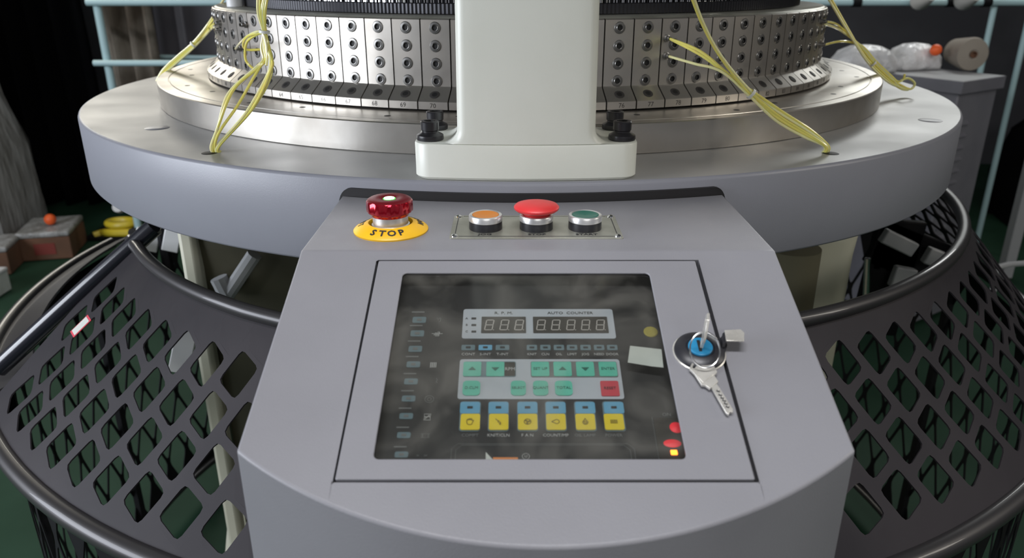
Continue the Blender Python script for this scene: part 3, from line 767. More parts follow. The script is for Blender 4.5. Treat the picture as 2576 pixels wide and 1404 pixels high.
for sx_ in (-1, 1):
    for sy_ in (-1, 1):
        part('rivet', lambda m_, sx_=sx_, sy_=sy_: m_.lathe([(.0032, 0), (.0030, .0010), (.0018, .0019), (0, .0022)], 'chrome', 20, at((pcx+sx_*(pw/2-.0045), pcy+sy_*(ph/2-.0045), pz+.0012))), pl)
# button seats: height of the black base
def button(px, capfn, label, name='push_button', t_=''):
    p = topat(px, 577); X = at(p+Vector((0, 0, .0012)))
    o = part(name, lambda m_: m_.lathe([(.0150, 0), (.0152, .0008), (.0150, .0076), (0, .0076)], 'black_plastic', 44, X), boxr, label)
    part('bezel', lambda m_: m_.lathe([(.0150, .0075), (.0153, .0079), (.0153, .0120), (.0148, .0130), (.0134, .0136), (.0123, .0130), (.0122, .0105)], 'brushed_alu', 48, X), o, 'bright metal bezel')
    capfn(o, X)
    part('lettering', lambda m_: m_.text(t_, .0058, 'ink', at((p.x, pcy-ph/2+.0095, pz+.0014)), h=.0002, sx=1.15, bold=.0001), pl)
def flat(m1):
    return lambda o, X: part('button_cap', lambda m_: m_.lathe([(.0122, .0100), (.0121, .0129), (.0113, .0133), (.006, .0124), (0, .0120)], m1, 40, X), o)
button(1222, flat('orange_plastic'), 'flat orange push button lettered JOG', t_='JOG')
button(1471, flat('green_plastic'), 'flat dark green push button lettered START', t_='START')
def mush(o, X):
    part('mushroom_cap', lambda m_: m_.lathe([(.0118, .0110), (.0118, .0135), (.0130, .0155), (.0185, .0172), (.0203, .0187), (.0205, .0203), (.0190, .0220), (.0120, .0238), (.0060, .0244), (0, .0243)], 'red_plastic', 48, X), o, 'wide red mushroom cap')
button(1349, mush, 'red mushroom push button lettered STOP on the plate', t_='STOP')

# ------------------------------------------------------------------ guards
G1, GZ1, G2, GZ2 = .775, .975, .955, .77
GX = .01
RL = ((-55, .726), (-50, .729), (-44, .738), (-36, .750), (-26, .764), (-15, .774), (0, .775))
def r_left(t):
    d = math.degrees(t)
    for (a, ra), (c_, rb) in zip(RL[:-1], RL[1:]):
        if d <= c_: return ra+(rb-ra)*max(0, (d-a))/(c_-a)
    return G1
def cone_pt(t, s, left=False):
    r1 = r_left(t) if left else G1
    return polar(t, r1+(G2-r1)*s, GZ1+(GZ2-GZ1)*s, GX)
def clip(poly, ax, lo, hi):
    for sgn, lim in ((1, lo), (-1, hi)):
        out = []
        for i, p in enumerate(poly):
            q = poly[i-1]; a = sgn*(p[ax]-lim) >= 0; c_ = sgn*(q[ax]-lim) >= 0
            if a != c_:
                t = (lim-q[ax])/(p[ax]-q[ax]); out.append((q[0]+(p[0]-q[0])*t, q[1]+(p[1]-q[1])*t))
            if a: out.append(p)
        poly = out
        if not poly: return []
    return poly
def lattice(mb, fn, o, v2, v3, g, h1, h2, box, holes, m):
    """tile param space with cells v2 x g, each with a rounded parallelogram hole"""
    x0_, x1_, y0_, y1_ = box
    v1 = (v2[0]+v3[0], v2[1]+v3[1]); rng = int((x1_-x0_)/abs(v1[0]))+8; rj = int((y1_-y0_)/abs(v2[1]))+4
    sg = 1 if v1[0] > 0 else -1
    for i in range(-rng*2, rng*2):
        for j in range(-rj*2, rj*2):
            cx = o[0]+i*v1[0]+j*v2[0]; cy = o[1]+i*v1[1]+j*v2[1]
            if not (x0_-5 < cx < x1_+5 and y0_-.3*(y1_-y0_) < cy < y1_+.3*(y1_-y0_)): continue
            cr = [(cx+a*g[0]/2+c_*v2[0]/2, cy+a*g[1]/2+c_*v2[1]/2) for a, c_ in ((-1, -1), (1, -1), (1, 1), (-1, 1))]
            hc = [(cx+a*h2[0]/2+c_*h1[0]/2, cy+a*h2[1]/2+c_*h1[1]/2) for a, c_ in ((-1, -1), (1, -1), (1, 1), (-1, 1))]
            inside = all(x0_ < p[0] < x1_ and y0_ <= p[1] <= y1_ for p in cr) and holes(cx, cy)
            L_ = lambda p, q, t: (p[0]+(q[0]-p[0])*t, p[1]+(q[1]-p[1])*t)
            if not inside:
                pg = []
                for k in range(4): pg += [cr[k], L_(cr[k], cr[(k+1) % 4], .33), L_(cr[k], cr[(k+1) % 4], .67)]
                pg = clip(clip(pg, 0, x0_, x1_), 1, y0_, y1_)
                if len(pg) > 2: mb.add([tuple(fn(*p)) for p in pg], [tuple(range(len(pg)))], m)
                continue
            O = []; I = []
            for k in range(4):
                p, q, s_ = cr[k-1], cr[k], cr[(k+1) % 4]; O += [L_(q, p, .33), q, L_(q, s_, .33)]
                p, q, s_ = hc[k-1], hc[k], hc[(k+1) % 4]; a = L_(q, p, .17); c_ = L_(q, s_, .17); mid = ((a[0]+c_[0])/4+q[0]/2, (a[1]+c_[1])/4+q[1]/2)
                I += [a, mid, c_]
            vs = [tuple(fn(*p)) for p in O+I]
            mb.add(vs, [(k, (k+1) % 12, 12+(k+1) % 12, 12+k) for k in range(12)], m)
def rim(name, parent, r_, z, t0, t1, rad, m, rf=None, x0_=GX, seg=90):
    b = MB(); prof = [(rad*math.cos(a), z+rad*math.sin(a)) for a in [2*PI*k/12 for k in range(12)]]
    sweep_ring(b, r_, prof, m, t0, t1, seg, x0_, rf); o = b.build(name, parent); return o
V1x = 3.65
def guard(name, label, t0, t1, left, origin, hole_ok, parent_loc):
    e = empty(name, (0, 0, 0)); tag(e, label, 'machine guard')
    s_ = -1 if left else 1
    b = MB()
    v2 = (s_*1.25, .187); v3 = (s_*2.40, -.187); g = (s_*3.13, -.078); h1 = (s_*1.10, .147); h2 = (s_*2.30, -.057)
    lattice(b, lambda a, c_: cone_pt(R(a), c_, left), origin, v2, v3, g, h1, h2, (t0, t1, 0.0, 1.0), hole_ok, 'guard_sheet')
    b.build('mesh_sheet', e, solid=.002, smooth=False, merge=False)
    rim('upper_rim', e, G1, GZ1+.004, R(t0), R(t1), .0095, 'guard_rim', r_left if left else None)
    rim('lower_rim', e, G2, GZ2, R(t0 if not left else -100), R(t1), .0125, 'guard_rim')
    return e
gl = guard('left_guard', 'dark grey perforated conical guard left of the control box', -54, -12.5, True, (-24.27, .807),
           lambda a, c_: a < -19.5 and .14 < c_ < .89 and not (a > -22.8 and c_ < .3), None)
gr = guard('right_guard', 'dark grey perforated conical guard right of the control box', 12.5, 150, False, (26.18, .763),
           lambda a, c_: a > 21.5 and .14 < c_ < .86, None)
gl.name = 'machine_guard'; gr.name = 'machine_guard'
# end bar of the left guard
b = MB(); pa = cone_pt(R(-51.5), -.13, True); pb = cone_pt(R(-57.4), .86)+Vector((0, 0, .004))
b.tube([pa+(pa-pb)*.0, pa*.5+pb*.5+Vector((0, 0, .001)), pb], .0135, 'guard_bar', 16, 6); b.build('end_bar', gl)
b = MB(); pc = pa+Vector((-.015, .26, .03)); b.tube([pa, pc], .009, 'guard_bar', 10, 1, smooth=False); b.build('hinge_rod', gl)
b = MB()
rs = []
for i in range(31):
    t = R(-56-44*i/30); rs.append([tuple(polar(t, .945, .775, GX)), tuple(polar(t, .885, .800, GX)), tuple(polar(t, .883, .797, GX)), tuple(polar(t, .943, .771, GX))])
b.rings(rs, 'guard_rim'); b.build('lower_flange', gl)
# warning sticker near the end bar
q = [cone_pt(R(a), c_, True) for a, c_ in ((-49.5, .36), (-47.9, .36), (-48.6, .47), (-50.2, .47))]
b = MB(); nn = (q[1]-q[0]).cross(q[2]-q[0]).normalized(); nn = nn if nn.z > 0 else -nn
for k, (sc, m_, h_) in enumerate(((1.0, 'sticker_red', .0016), (.82, 'paper', .0020))):
    ce = sum(q, Vector())/4; P = [ce+(p-ce)*sc for p in q]
    b.add([tuple(p+nn*.001) for p in P]+[tuple(p+nn*h_) for p in P], [(4, 5, 6, 7), (0, 1, 5, 4), (1, 2, 6, 5), (2, 3, 7, 6), (3, 0, 4, 7)], m_)
b.build('warning_sticker', gl, smooth=False)['label'] = 'small white sticker with a red border'
# lower mesh skirt below the cones
sk = empty('lower_skirt_guard', (0, 0, 0)); tag(sk, 'black mesh skirt hanging below the conical guards down to the floor', 'machine guard')
b = MB(); v2 = (2.3, .12); v3 = (2.3, -.12); hh_ = .90
lattice(b, lambda a, c_: polar(R(a), .935, .76-.70*c_, GX), (0, .5), v2, v3, v3, (v2[0]*hh_, v2[1]*hh_), (v3[0]*hh_, v3[1]*hh_), (-150, 150, 0, 1), lambda a, c_: .05 < c_ < .95, 'black_iron')
b.build('skirt_mesh', sk, smooth=False, merge=False, solid=.002)
rim('bottom_rim', sk, .935, .06, R(-150), R(150), .012, 'guard_rim')
for k, a in enumerate((-128, -92, -61, -30, 30, 61, 92, 128)):
    b = MB(); b.box(.02, .012, .75, (0, 0, 0), 'black_iron'); o = b.build('skirt_post', sk); o.location = polar(R(a), .93, .385, GX); o.rotation_euler = (0, 0, R(a))

# ------------------------------------------------------------------ under the bed
def leg(x0_, x1_, y0_, y1_, foot, m, label, edge=None):
    cx, cy = (x0_+x1_)/2, (y0_+y1_)/2; w_ = x1_-x0_; d_ = y1_-y0_; rs = []
    for z, k in ((.006, 1.0), (.06, 1.0), (.10, .92), (.5, .96), (.9, 1.0), (1.045, 1.12)):
        rs.append([(p[0]*k, p[1]*k, z) for p in rrect(w_, d_, .035, 5)])
    b = MB(); b.rings(rs, m); e = b.build('leg', bed); e.location = (cx, cy, 0); e['label'] = label
    b = MB(); b.rings([[(p[0]+foot, p[1], z) for p in rrect(.22, .2, .03, 4)] for z in (.003, .07)], 'leg_paint')
    b.rings([[(p[0]+foot*(1-q*.5), p[1], .07+.45*q) for p in rrect(.18-.06*q, .14, .03, 4)] for q in (0, .3, .7, 1)], 'leg_paint'); b.build('foot', e)
    if edge:
        b = MB(); b.box(.028, .03, .95, (edge, -d_/2+.0, .56), 'leg_paint'); b.build('lit_edge_strip', e, bevel=.008)  # paler strip stands in for light on the leg's edge
    return e
lgl = leg(-.53, -.30, -.34, -.14, -.12, 'leg_shade', 'wide cream leg coloured olive-dark for shade, with a lit pale edge', -.115)
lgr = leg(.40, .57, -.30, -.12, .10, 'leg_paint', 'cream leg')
b = MB(); A = on_y(640, 640, -.36); Bq = on_y(572, 742, -.36); inv = Matrix.Translation(-Vector(lgl.location))
b.tube([A, A*.5+Bq*.5, Bq], .012, 'cabinet_top', 10, 3, X=inv); b.tube([Bq, Bq+Vector((-.01, 0, .03))], .014, 'cabinet_top', 10, 1, smooth=False, X=inv)
b.build('brake_lever', lgl)
b = MB(); p = on_y(1985, 680, -.34); b.lathe([(0, 0), (.045, 0), (.045, .22), (0, .22)], 'fabric_olive', 28, at(p-Vector((0, 0, .18))-Vector(lgr.location))); b.build('damper', lgr)
# take-up unit
tk = empty('fabric_take_up_unit', (0, -.1, 0)); tag(tk, 'black take-up frame with rollers in the space under the bed', 'roller frame')
for sx_ in (-1, 1):
    b = MB(); b.prism([(-.22, .02), (.22, .02), (.22, .1), (.08, .16), (.08, .86), (-.08, .86), (-.08, .16), (-.22, .1)], .03, 'black_iron', at((sx_*.47-.015, 0, 0)) @ Matrix.Rotation(R(90), 4, 'X') @ Matrix.Rotation(R(90), 4, 'Y'))
    o = b.build('side_frame', tk, bevel=.004)
for y, z, r_, m_, n_ in ((-.10, .62, .055, 'fabric_brown', 'fabric_roll'), (.02, .60, .02, 'brushed_alu', 'steel_roller'), (-.14, .40, .075, 'fabric_brown', 'fabric_roll'), (-.18, .52, .012, 'chrome', 'tie_rod'), (.10, .74, .012, 'black_iron', 'tie_rod')):
    b = MB(); b.lathe([(0, -.45), (r_, -.45), (r_, .45), (0, .45)], m_, 28, at((0, y, z)) @ Matrix.Rotation(R(90), 4, 'Y')); b.build(n_, tk)
b = MB(); b.rings([[(p[0]*1.0, p[1], z) for p in rrect(a, c_, min(a, c_)*.45, 6)] for z, a, c_ in ((.66, .46, .06), (.8, .46, .3), (.95, .50, .46), (1.045, .52, .52))], 'fabric_olive'); b.build('fabric_tube', tk)
for px, py, y, w_, h_ in ((370, 603, .15, .05, .05), (433, 600, .12, .035, .06), (462, 875, -.5, .03, .08)):
    b = MB(); b.box(w_, .012, h_, (0, 0, 0), 'white_plastic'); o = b.build('white_tag', tk, bevel=.002); o.location = on_y(px, py, y)-Vector((0, -.1, 0)); o.rotation_euler = (0, R(18), .2)
b = MB(); A = on_y(350, 575, .18); Bq = on_y(420, 740, .1)
for q in ((on_y(330, 590, .18), on_y(470, 560, .18)), (on_y(400, 540, .16), on_y(440, 760, .1)), (on_y(350, 640, .2), on_y(450, 720, .1))):
    b.tube([q[0]+Vector((0, .1, 0)), q[1]+Vector((0, .1, 0))], .013, 'black_iron', 8, 1, smooth=False)
b.build('stay_bar', tk)
# right: dark brackets and grey plates under the bed
br = empty('junction_bracket', (0, 0, 0)); br.location = on_y(2230, 650, -.02); tag(br, 'black bracket with grey plates under the bed, right of the cream leg', 'bracket')
ib = -Vector(br.location)
for px, py, w_, h_, m_, n_, an in ((2260, 610, .075, .030, 'cabinet_top', 'grey_plate', 25), (2350, 648, .04, .035, 'cabinet_top', 'grey_plate', 20), (2270, 698, .045, .045, 'cabinet_top', 'grey_plate', 10),
                              (2230, 700, .10, .26, 'black_iron', 'bracket_body', 4), (2290, 640, .17, .10, 'black_iron', 'bracket_arm', 22), (2210, 620, .02, .1, 'black_iron', 'bracket_post', 0)):
    y = -.02 if m_ != 'black_iron' else .02
    b = MB(); b.box(w_, .02, h_, (0, 0, 0), m_); o = b.build(n_, br, bevel=.003); o.location = on_y(px, py, y)+ib; o.rotation_euler = (0, R(an), 0)
b = MB(); b.tube([on_y(2183, 650, -.1), on_y(2178, 755, -.1)], .006, 'chrome', 10, 1, smooth=False, X=Matrix.Translation(ib)); b.build('bright_rod', br)
# white cloth on the floor
b = MB(); n = 12; vs = []; fs = []; rnd = random.Random(2)
for i in range(n):
    for j in range(n): vs.append(((i-6)*.035, (j-6)*.03, .012+.02*math.sin(i*.9)*math.cos(j*.7)+rnd.uniform(0, .01)))
for i in range(n-1):
    for j in range(n-1): fs.append((i*n+j, (i+1)*n+j, (i+1)*n+j+1, i*n+j+1))
b.add(vs, fs, 'cloth_white'); o = b.build('floor_cloth', solid=.004); o.location = (-.58, -.72, .003); tag(o, 'crumpled white cloth on the floor inside the left guard', 'cloth')

# ------------------------------------------------------------------ yellow air tubes
def bundle(label, strands, ties, anchor, m='tube_yellow'):
    e = empty('air_tube_bundle', anchor); tag(e, label, 'tube bundle', 'yellow tube bundles around the cam ring'); X = Matrix.Translation(-Vector(anchor))
    for k, (pts, r_) in enumerate(strands):
        if pts[0].z > T+.165 and (pts[0]-pts[1]).z > .015:      # runs on up to the feeder ring above the picture
            d = pts[0]-pts[1]; q = pts[0]+d*(.1/d.length); pts = [Vector((q.x*1.02, q.y*1.02, T+.62)), Vector((q.x, q.y, T+.38)), q]+pts
        b = MB(); b.tube(pts, r_, m if k % 3 else 'tube_yellow_pale', 8, 8, X=X); b.build('tube', e)
    for p, d, r_ in ties:
        X2 = X @ at(p) @ d.to_track_quat('Z', 'Y').to_matrix().to_4x4()
        b = MB(); b.lathe([(r_*.8, -.0016), (r_, -.0016), (r_, .0016), (r_*.8, .0016)], 'tie_white', 18, X2); b.box(.003, .004, .003, (r_, 0, 0), 'tie_white', X2); b.build('cable_tie', e)
    return e
TR = .0017
# left front: down from above, through a tie, into the bed hole
hL = on_level(534, 383, T); yb_ = -.585
c1 = lambda px, py, y=yb_: on_y(px, py, y)
st = []
for k, (dx, top, mid, mid2, low) in enumerate((
        (-6, (649, -40), (575, 235), (548, 320), (536, 383)), (0, (655, -40), (588, 225), (552, 310), (540, 383)),
        (3, (672, -40), (600, 262), (553, 330), (545, 383)), (6, (676, -40), (672, 190), (618, 285), (552, 383)),
        (9, (668, -40), (678, 200), (632, 278), (556, 383)), (12, (678, -40), (682, 175), (640, 265), (558, 380)))):
    tie = (664+dx*.35, 80)
    P = [c1(*top, -.60), c1(655+dx, 30, -.595), c1(*tie, -.59), c1(664+dx*1.1, 120, -.592)]
    if k < 3: P += [c1(668+dx, 150, -.595), c1(650+dx, 170, -.60)]
    else: P += [c1(676+dx*.7, 150, -.6)]
    P += [c1(*mid, -.607), c1(*mid2, -.615)]
    q = on_level(*low, T); P += [q+Vector((0, -.003, .008)), q+Vector((0, 0, -.002))]
    st.append((P, TR))
st.append(([fitL[0], c1(612, 100, -.55), c1(640, 82, -.585), c1(662, 84, -.59), c1(672, 130, -.595), c1(670, 165, -.60)], TR*.9))
st.append(([c1(664, 124, -.56), c1(622, 125, -.56), c1(612, 110, -.565), c1(625, 90, -.58), c1(662, 82, -.59)], TR*.9))
st.append(([c1(640, 175, -.57), c1(618, 150, -.57), c1(622, 105, -.575), c1(660, 80, -.59)], TR*.9))
bundle('yellow air tubes in front of the left cam blocks, into the bed hole', st, [(c1(665, 80, -.59), Vector((.1, 0, 1)), .0062)], hL)
# right front
st = []; f2 = lambda px, py, y=-.60: on_y(px, py, y)
for k, o_ in enumerate((-9, -4, 0, 5, 9)):
    q = on_level(2074+o_*.6, 384-abs(o_)*.1, T)
    bul = o_*1.1
    if k in (1, 3): P = [f2(1728+o_*.7, -45, -.62), f2(1768+o_*.4, 60, -.61), f2(1815+o_*.4, 145, -.605)]
    elif k == 0: P = [fitR[1], f2(1745, 160, -.56), f2(1815, 180, -.59)]
    elif k == 2: P = [fitR[0], f2(1760, 128, -.56), f2(1822, 178, -.59)]
    else: P = [fitR[0]+Vector((.002, 0, -.001)), f2(1765, 140, -.565), f2(1828, 186, -.59)]
    P += [f2(1890+o_*.55, 236-o_*.55, -.60), f2(1960+bul, 292-bul, -.607), f2(2030+bul, 335-bul*.8, -.61), q+Vector((0, -.002, .008)), q+Vector((0, 0, -.002))]
    st.append((P, TR))
bundle('yellow air tubes slanting down over the right cam blocks', st, [(f2(1890, 236, -.60), Vector((1, 0, -.8)), .0062)], on_level(2074, 384, T))
# far left
st = []; g2 = lambda px, py, y=-.10: on_y(px, py, y)
for k, o_ in enumerate((-5, -2, 2, 5)):
    top = [g2(575, -20, -.1), g2(565, 10, -.12), fitFL[0], fitFL[1]][k]
    P = [top, g2(528+o_, 66+o_, -.11), g2(488+o_*.7, 112+o_*.7), g2(450+o_, 146+o_*.6), g2(415+o_, 178+o_*.5), on_y(397+o_*.7, 204, -.10)]
    st.append((P, TR*1.15))
bundle('yellow air tubes at the far left of the cam ring', st, [(g2(486, 112), Vector((1, 0, .9)), .006)], on_y(397, 204, -.10))
# far right
st = []; e2 = lambda px, py, y=-.16: on_y(px, py, y)
for k, o_ in enumerate((-5, -2, 2, 5, 7)):
    top = [[e2(2068, -30)], [e2(2076, -30)], [fitFR[0], e2(2110, 65)], [fitFR[0]+Vector((0, 0, -.004)), e2(2112, 75)], [fitFR[1], e2(2120, 104)]][k]
    P = top+[e2(2160+o_, 115), e2(2195+o_, 160-o_), e2(2235+o_, 198-o_)]
    if k in (0, 2): P += [e2(2262, 214-o_), e2(2290, 224), e2(2301, 210), e2(2285, 197), e2(2265, 203)]
    elif k == 4: P += [e2(2258, 205), e2(2272, 200), e2(2276, 186)]
    else: P += [e2(2265, 222), e2(2285, 226)]
    st.append((P, TR*1.15))
bundle('yellow air tubes ending in a loose loop, far right', st, [(e2(2196, 160), Vector((1, 0, -1)), .006)], e2(2280, 225))

# ------------------------------------------------------------------ background, left
def cloth(name, px0, px1, pz, zb, Y, m, waves, amp, label, cat, top=2.6, taper=0):
    x0_ = on_y(px0, pz, Y).x; x1_ = on_y(px1, pz, Y).x; n = waves*8; vs = []; fs = []; rows = 10
    for j in range(rows+1):
        z = zb+(top-zb)*j/rows
        for i in range(n+1):
            u = i/n; x = x0_+(x1_-x0_)*u+taper*(j/rows)*(u-.5)
            vs.append((x, Y+amp*math.sin(u*waves*2*PI+.4*math.sin(j*.7))+amp*.4*math.sin(u*waves*5.3), z))
    for j in range(rows):
        for i in range(n): a = j*(n+1)+i; fs.append((a, a+1, a+n+2, a+n+1))
    b = MB(); b.add(vs, fs, m); o = b.build(name, solid=.006); tag(o, label, cat); return o
cloth('black_curtain', -230, 262, 300, .01, 3.15, 'curtain_black', 9, .05, 'black curtain hanging to the floor behind the left of the bed', 'curtain')
cloth('canvas_sheet', 268, 392, 100, .4, 2.62, 'canvas_brown', 3, .05, 'stained brown canvas sheet behind the pale blue pipes, left', 'cloth', top=2.2)
b = MB(); x0_ = on_y(398, 80, 3.0).x; x1_ = on_y(620, 80, 3.0).x; b.box(x1_-x0_, .06, 1.9, ((x0_+x1_)/2, 3.0, .96), 'board_grey'); b.box(.04, .03, 1.9, (x0_+.15, 2.955, .96), 'cabinet_paint')
tag(b.build('board_panel', bevel=.004), 'dark grey board standing behind the far left tubes', 'panel')
# wrapped stack at far left
sx0 = empty('film_wrapped_stack', on_level(-70, 610, 0)); tag(sx0, 'tall stack under hanging clear film at the far left edge', 'wrapped goods')
b = MB(); rs = []
for z, w_, k in ((.02, .62, 0), (.5, .60, 1), (.75, .50, 0), (.95, .46, 1), (1.15, .38, 0), (1.5, .34, 1), (2.0, .3, 0)):
    rs.append([(p[0]*(1+.06*math.sin(i*1.7+z*3)), p[1]*(1+.06*math.cos(i*2.3+z*5)), z) for i, p in enumerate(rrect(w_, w_*.9, .1, 6))])
b.rings(rs, 'plastic_film'); b.build('film_wrap', sx0)
# cartons
def carton(px, py, w_, d_, h_, rz, label, red=False, film=True):
    p = on_level(px, py, 0); e = empty('cardboard_box', (p.x, p.y, .002), (0, 0, rz)); tag(e, label, 'box', 'cardboard boxes on the floor at left')
    b = MB(); b.box(w_, d_, h_, (0, 0, h_/2), 'carton'); b.build('carton_body', e, bevel=.004)
    if red: b = MB(); b.box(w_*.4, .003, h_*.5, (0, -d_/2-.0015, h_*.5), 'carton_red'); b.build('red_print', e)
    if film: b = MB(); b.box(w_*1.02, d_*1.02, .03, (0, 0, h_+.015), 'plastic_film'); b.build('film_cover', e, bevel=.01)
    return p
carton(140, 632, .24, .28, .115, R(14), 'cardboard box with red print, beside the black curtain', True)
carton(-8, 676, .20, .22, .11, R(14), 'cardboard box with clear film on top, second from the curtain')
b = MB(); p = on_level(-6, 735, 0); b.box(.16, .16, .10, (0, 0, .05), 'paper'); b.box(.165, .165, .02, (0, 0, .10), 'cloth_white'); o = b.build('white_carton', bevel=.006); o.location = (p.x-.03, p.y-.05, .002); tag(o, 'small white carton at the left edge before the cardboard boxes', 'box')
b = MB(); b.lathe([(0, 0)]+[(.028*math.sin(a), .028-.028*math.cos(a)) for a in [PI*k/12 for k in range(1, 12)]]+[(0, .056)], 'orange_ball', 24)
p = on_y(125, 547, on_level(142, 632, 0).y-.02); o = b.build('orange_ball'); o.location = (p.x, p.y, .150); tag(o, 'orange ball lying on the film over the red-printed box', 'ball')
# yellow tool
yt = empty('yellow_floor_tool', on_level(285, 600, 0)); tag(yt, 'yellow enamelled wheeled tool on the floor, beyond the left guard', 'tool')
YI = Vector(yt.location)
b = MB(); b.tube([(.06+.07*math.cos(a), .05*math.sin(a), .09) for a in [2*PI*k/16 for k in range(16)]], .018, 'yellow_enamel', 10, 2, True); b.build('yellow_hoop', yt)
b = MB(); b.tube([(-.09, -.02, .02), (-.05, 0, .03), (.02, -.05, .05), (.16, -.05, .05)], .022, 'yellow_enamel', 10, 5); b.build('yellow_arm', yt)
b = MB(); b.box(.16, .10, .05, (.30, .05, .06), 'yellow_enamel'); b.tube([(.22, 0, .03), (.40, 0, .05)], .02, 'yellow_enamel', 8, 1, smooth=False); b.build('yellow_housing', yt, bevel=.01)
b = MB(); b.lathe([(0, -.015), (.03, -.015), (.03, .015), (0, .015)], 'white_plastic', 20, at((0, .12, .14)) @ Matrix.Rotation(R(60), 4, 'X')); b.build('white_wheel', yt)
b = MB(); b.box(.5, .2, .02, (.12, .05, .012), 'black_iron'); b.build('black_tray', yt, bevel=.004)
# pale blue pipe creel
cr = empty('pipe_creel', (0, 2.3, 0)); tag(cr, 'pale blue pipe creel frame standing behind the whole machine', 'pipe rack')
CI = Matrix.Translation((0, -2.3, 0)); YC = 2.3
def pipe(a, c_, r_, n_='pipe'):
    b = MB(); b.tube([a, c_], r_, 'pipe_blue', 12, 1, smooth=False, X=CI); b.build(n_, cr)
pA = on_y(262, 110, YC); pipe(Vector((pA.x, YC, .02)), Vector((pA.x, YC, 2.4)), .018, 'upright_pipe')
z1_ = on_y(400, 157, YC).z; z2_ = on_y(400, 5, YC).z; xr = on_y(2600, 20, YC).x
pipe(Vector((pA.x-.05, YC-.03, z1_)), Vector((on_y(640, 157, YC).x, YC-.03, z1_)), .014, 'cross_pipe'); pipe(Vector((pA.x-.03, YC-.03, z2_)), Vector((xr, YC-.03, z2_)), .016, 'cross_pipe')
zz0 = on_y(400, 146, YC+.5).z; b = MB(); b.tube([on_y(380, 143, YC+.5), on_y(620, 146, YC+.5)], .012, 'pipe_blue', 10, 1, smooth=False, X=CI); b.build('cross_pipe', cr)
for px in (2492, 2585):
    p = on_y(px, 60, YC); pipe(Vector((p.x, YC, .02)), Vector((p.x, YC, 2.4)), .014, 'upright_pipe')
for px in (2146, 2380, 2470, 2310):
    p = on_y(px, 14, YC); b = MB(); b.lathe([(.019, -.02), (.021, -.02), (.021, .02), (.019, .02)], 'black_iron', 16, CI @ at(Vector((p.x, YC-.03, z2_))) @ Matrix.Rotation(R(90), 4, 'Y')); b.build('pipe_clamp', cr)
for px in (2310, 2420):
    p = on_y(px, 2, YC-.06); b = MB(); b.lathe([(.012, 0), (.04, .002), (.045, .02), (.02, .12), (.012, .12)], 'yarn_white', 24, CI @ at(p) @ Matrix.Rotation(R(78), 4, 'X')); b.lathe([(0, .0), (.012, 0)], 'carton_red', 12, CI @ at(p+Vector((0, -.002, 0))) @ Matrix.Rotation(R(78), 4, 'X'))
    e = b.build('cone_holder', cr)

# ------------------------------------------------------------------ background, right: cabinet
ZC = .98
pc0 = on_level(2424, 206, ZC); pr = on_level(2532, 191, ZC); plf = on_level(2376, 173, ZC)
ux = (pr-pc0); wR_ = ux.length; ux.normalize(); uy = Vector((-ux.y, ux.x, 0))
if uy.y < 0: uy = -uy
# left run: the cabinet extends from the corner away from the camera to the left
ca = math.atan2(ux.y, ux.x)
cab = empty('electrical_cabinet', (pc0.x, pc0.y, 0), (0, 0, ca)); tag(cab, 'grey louvred electrical cabinet behind the right of the bed', 'cabinet')
DP = .55; LW = wR_
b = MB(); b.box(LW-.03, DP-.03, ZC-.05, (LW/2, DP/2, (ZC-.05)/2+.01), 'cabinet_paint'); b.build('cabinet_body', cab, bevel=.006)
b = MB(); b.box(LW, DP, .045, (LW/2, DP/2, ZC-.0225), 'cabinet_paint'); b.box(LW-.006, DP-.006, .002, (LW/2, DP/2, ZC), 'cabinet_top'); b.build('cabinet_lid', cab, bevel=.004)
b = MB(); b.box(.5, .5, ZC-.02, (-.27, .62, (ZC-.02)/2+.005), 'cabinet_paint'); b.build('rear_bay', cab, bevel=.01)
lb = MB(); lb.rings([[(-.035, 0, .008), (.035, 0, .008), (.035, -.001, -.006), (-.035, -.001, -.006)], [(-.033, -.010, -.002), (.033, -.010, -.002), (.033, -.010, -.005), (-.033, -.010, -.005)]], 'cabinet_paint')
l0 = None
for k in range(14):
    if l0 is None: l0 = lb.build('louvre', cab); o = l0
    else: o = inst(l0, cab)
    o.location = (.085, .015, .82-.045*k)
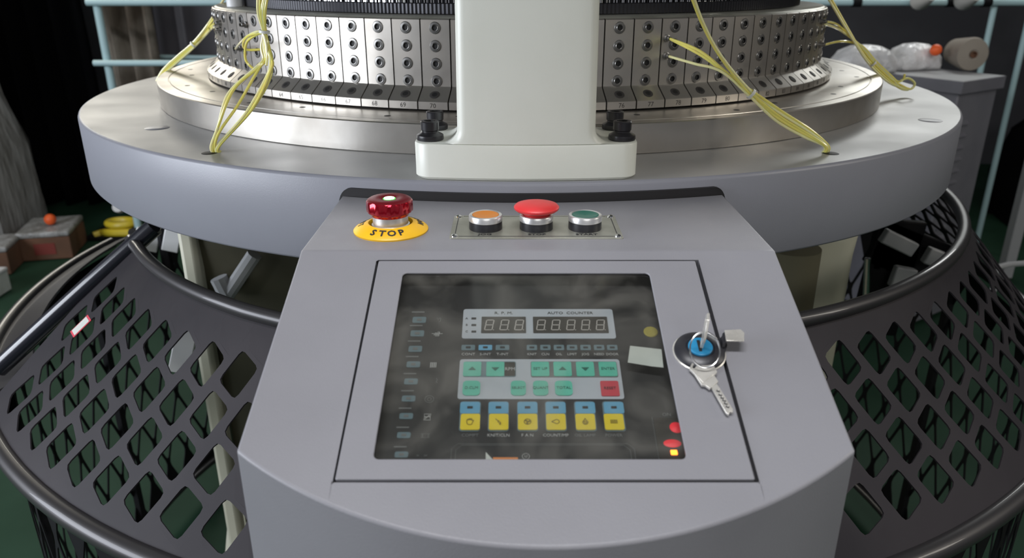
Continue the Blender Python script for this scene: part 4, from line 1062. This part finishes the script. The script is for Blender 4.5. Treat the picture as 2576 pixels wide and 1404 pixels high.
# things on the cabinet
def bag(px, py, w_, h_, label, rz=0):
    p = on_level(px, py, ZC+.004); rs = []; rnd = random.Random(px)
    for q in (0, .15, .45, .75, .95, 1.0):
        s_ = (1, 1.06, 1.0, .8, .45, .05)[(0, .15, .45, .75, .95, 1.0).index(q)]
        rs.append([(a*s_*(1+.07*math.sin(i*2.1+q*7)), c_*s_*(1+.07*math.cos(i*1.3+q*5)), q*h_) for i, (a, c_) in enumerate(rrect(w_, w_*.6, w_*.2, 5))])
    b = MB(); b.rings(rs, 'film_white'); o = b.build('plastic_bag', ang=80); o.location = p; o.rotation_euler = (0, 0, rz); tag(o, label, 'bag')
bag(2168, 178, .23, .10, 'glossy white plastic bag on the cabinet, behind the far right tubes')
bag(2292, 172, .21, .10, 'crumpled white plastic bag beside the orange ball on the cabinet', .3)
b = MB(); b.lathe([(0, 0)]+[(.022*math.sin(a), .022-.022*math.cos(a)) for a in [PI*k/12 for k in range(1, 12)]]+[(0, .044)], 'orange_ball', 20)
p = on_level(2338, 176, ZC+.004); o = b.build('orange_ball'); o.location = (p.x, p.y-.02, ZC+.06); tag(o, 'orange ball resting on the white bag on the cabinet', 'ball')
p = on_level(2434, 180, ZC+.004); e = empty('yarn_cone', p); tag(e, 'tan yarn cone lying on the cabinet with its end toward us', 'yarn cone')
X = at((.01, .05, .064)) @ Matrix.Rotation(R(90), 4, 'X')
b = MB(); b.lathe([(.012, -.08), (.05, -.08), (.064, .03), (.060, .045), (.02, .05), (.012, .045)], 'yarn_tan', 36, X); b.build('yarn', e)
b = MB(); b.lathe([(0, .044), (.012, .044), (.0125, .054), (.010, .054)], 'carton', 20, X); b.build('core', e)
# dark goods at the lower right
b = MB(); rs = []
for z, s_ in ((.005, 1), (.25, 1.1), (.5, .95), (.62, .6), (.66, .1)):
    rs.append([(a*s_*(1+.1*math.sin(i*1.9+z*6)), c_*s_*(1+.1*math.cos(i*1.1+z*4)), z) for i, (a, c_) in enumerate(rrect(.55, .5, .15, 6))])
b.rings(rs, 'curtain_black'); o = b.build('black_sack', ang=80); p = on_level(2600, 560, 0); o.location = (p.x+.1, p.y, .003); tag(o, 'black bulging sack in the shadow right of the cabinet', 'sack')
b = MB(); A = on_y(2576, 620, .9); b.tube([Vector((2.05, .9, .45)), on_y(2540, 665, .75), on_y(2505, 712, .6), on_y(2490, 760, .5)], .009, 'cabinet_top', 8, 5)
o = b.build('grey_hose'); tag(o, 'thin grey hose in the dark beyond the right guard', 'hose')
b = MB(); pb = on_y(2560, 560, 1.9); b.box(.05, .05, .9, (0, 0, .45), 'cabinet_top'); b.box(.25, .03, .05, (.05, 0, .86), 'carton_red'); o = b.build('red_rail_post', bevel=.004); o.location = (pb.x, 1.9, .003); tag(o, 'pale post with a red rail at the right edge', 'post')
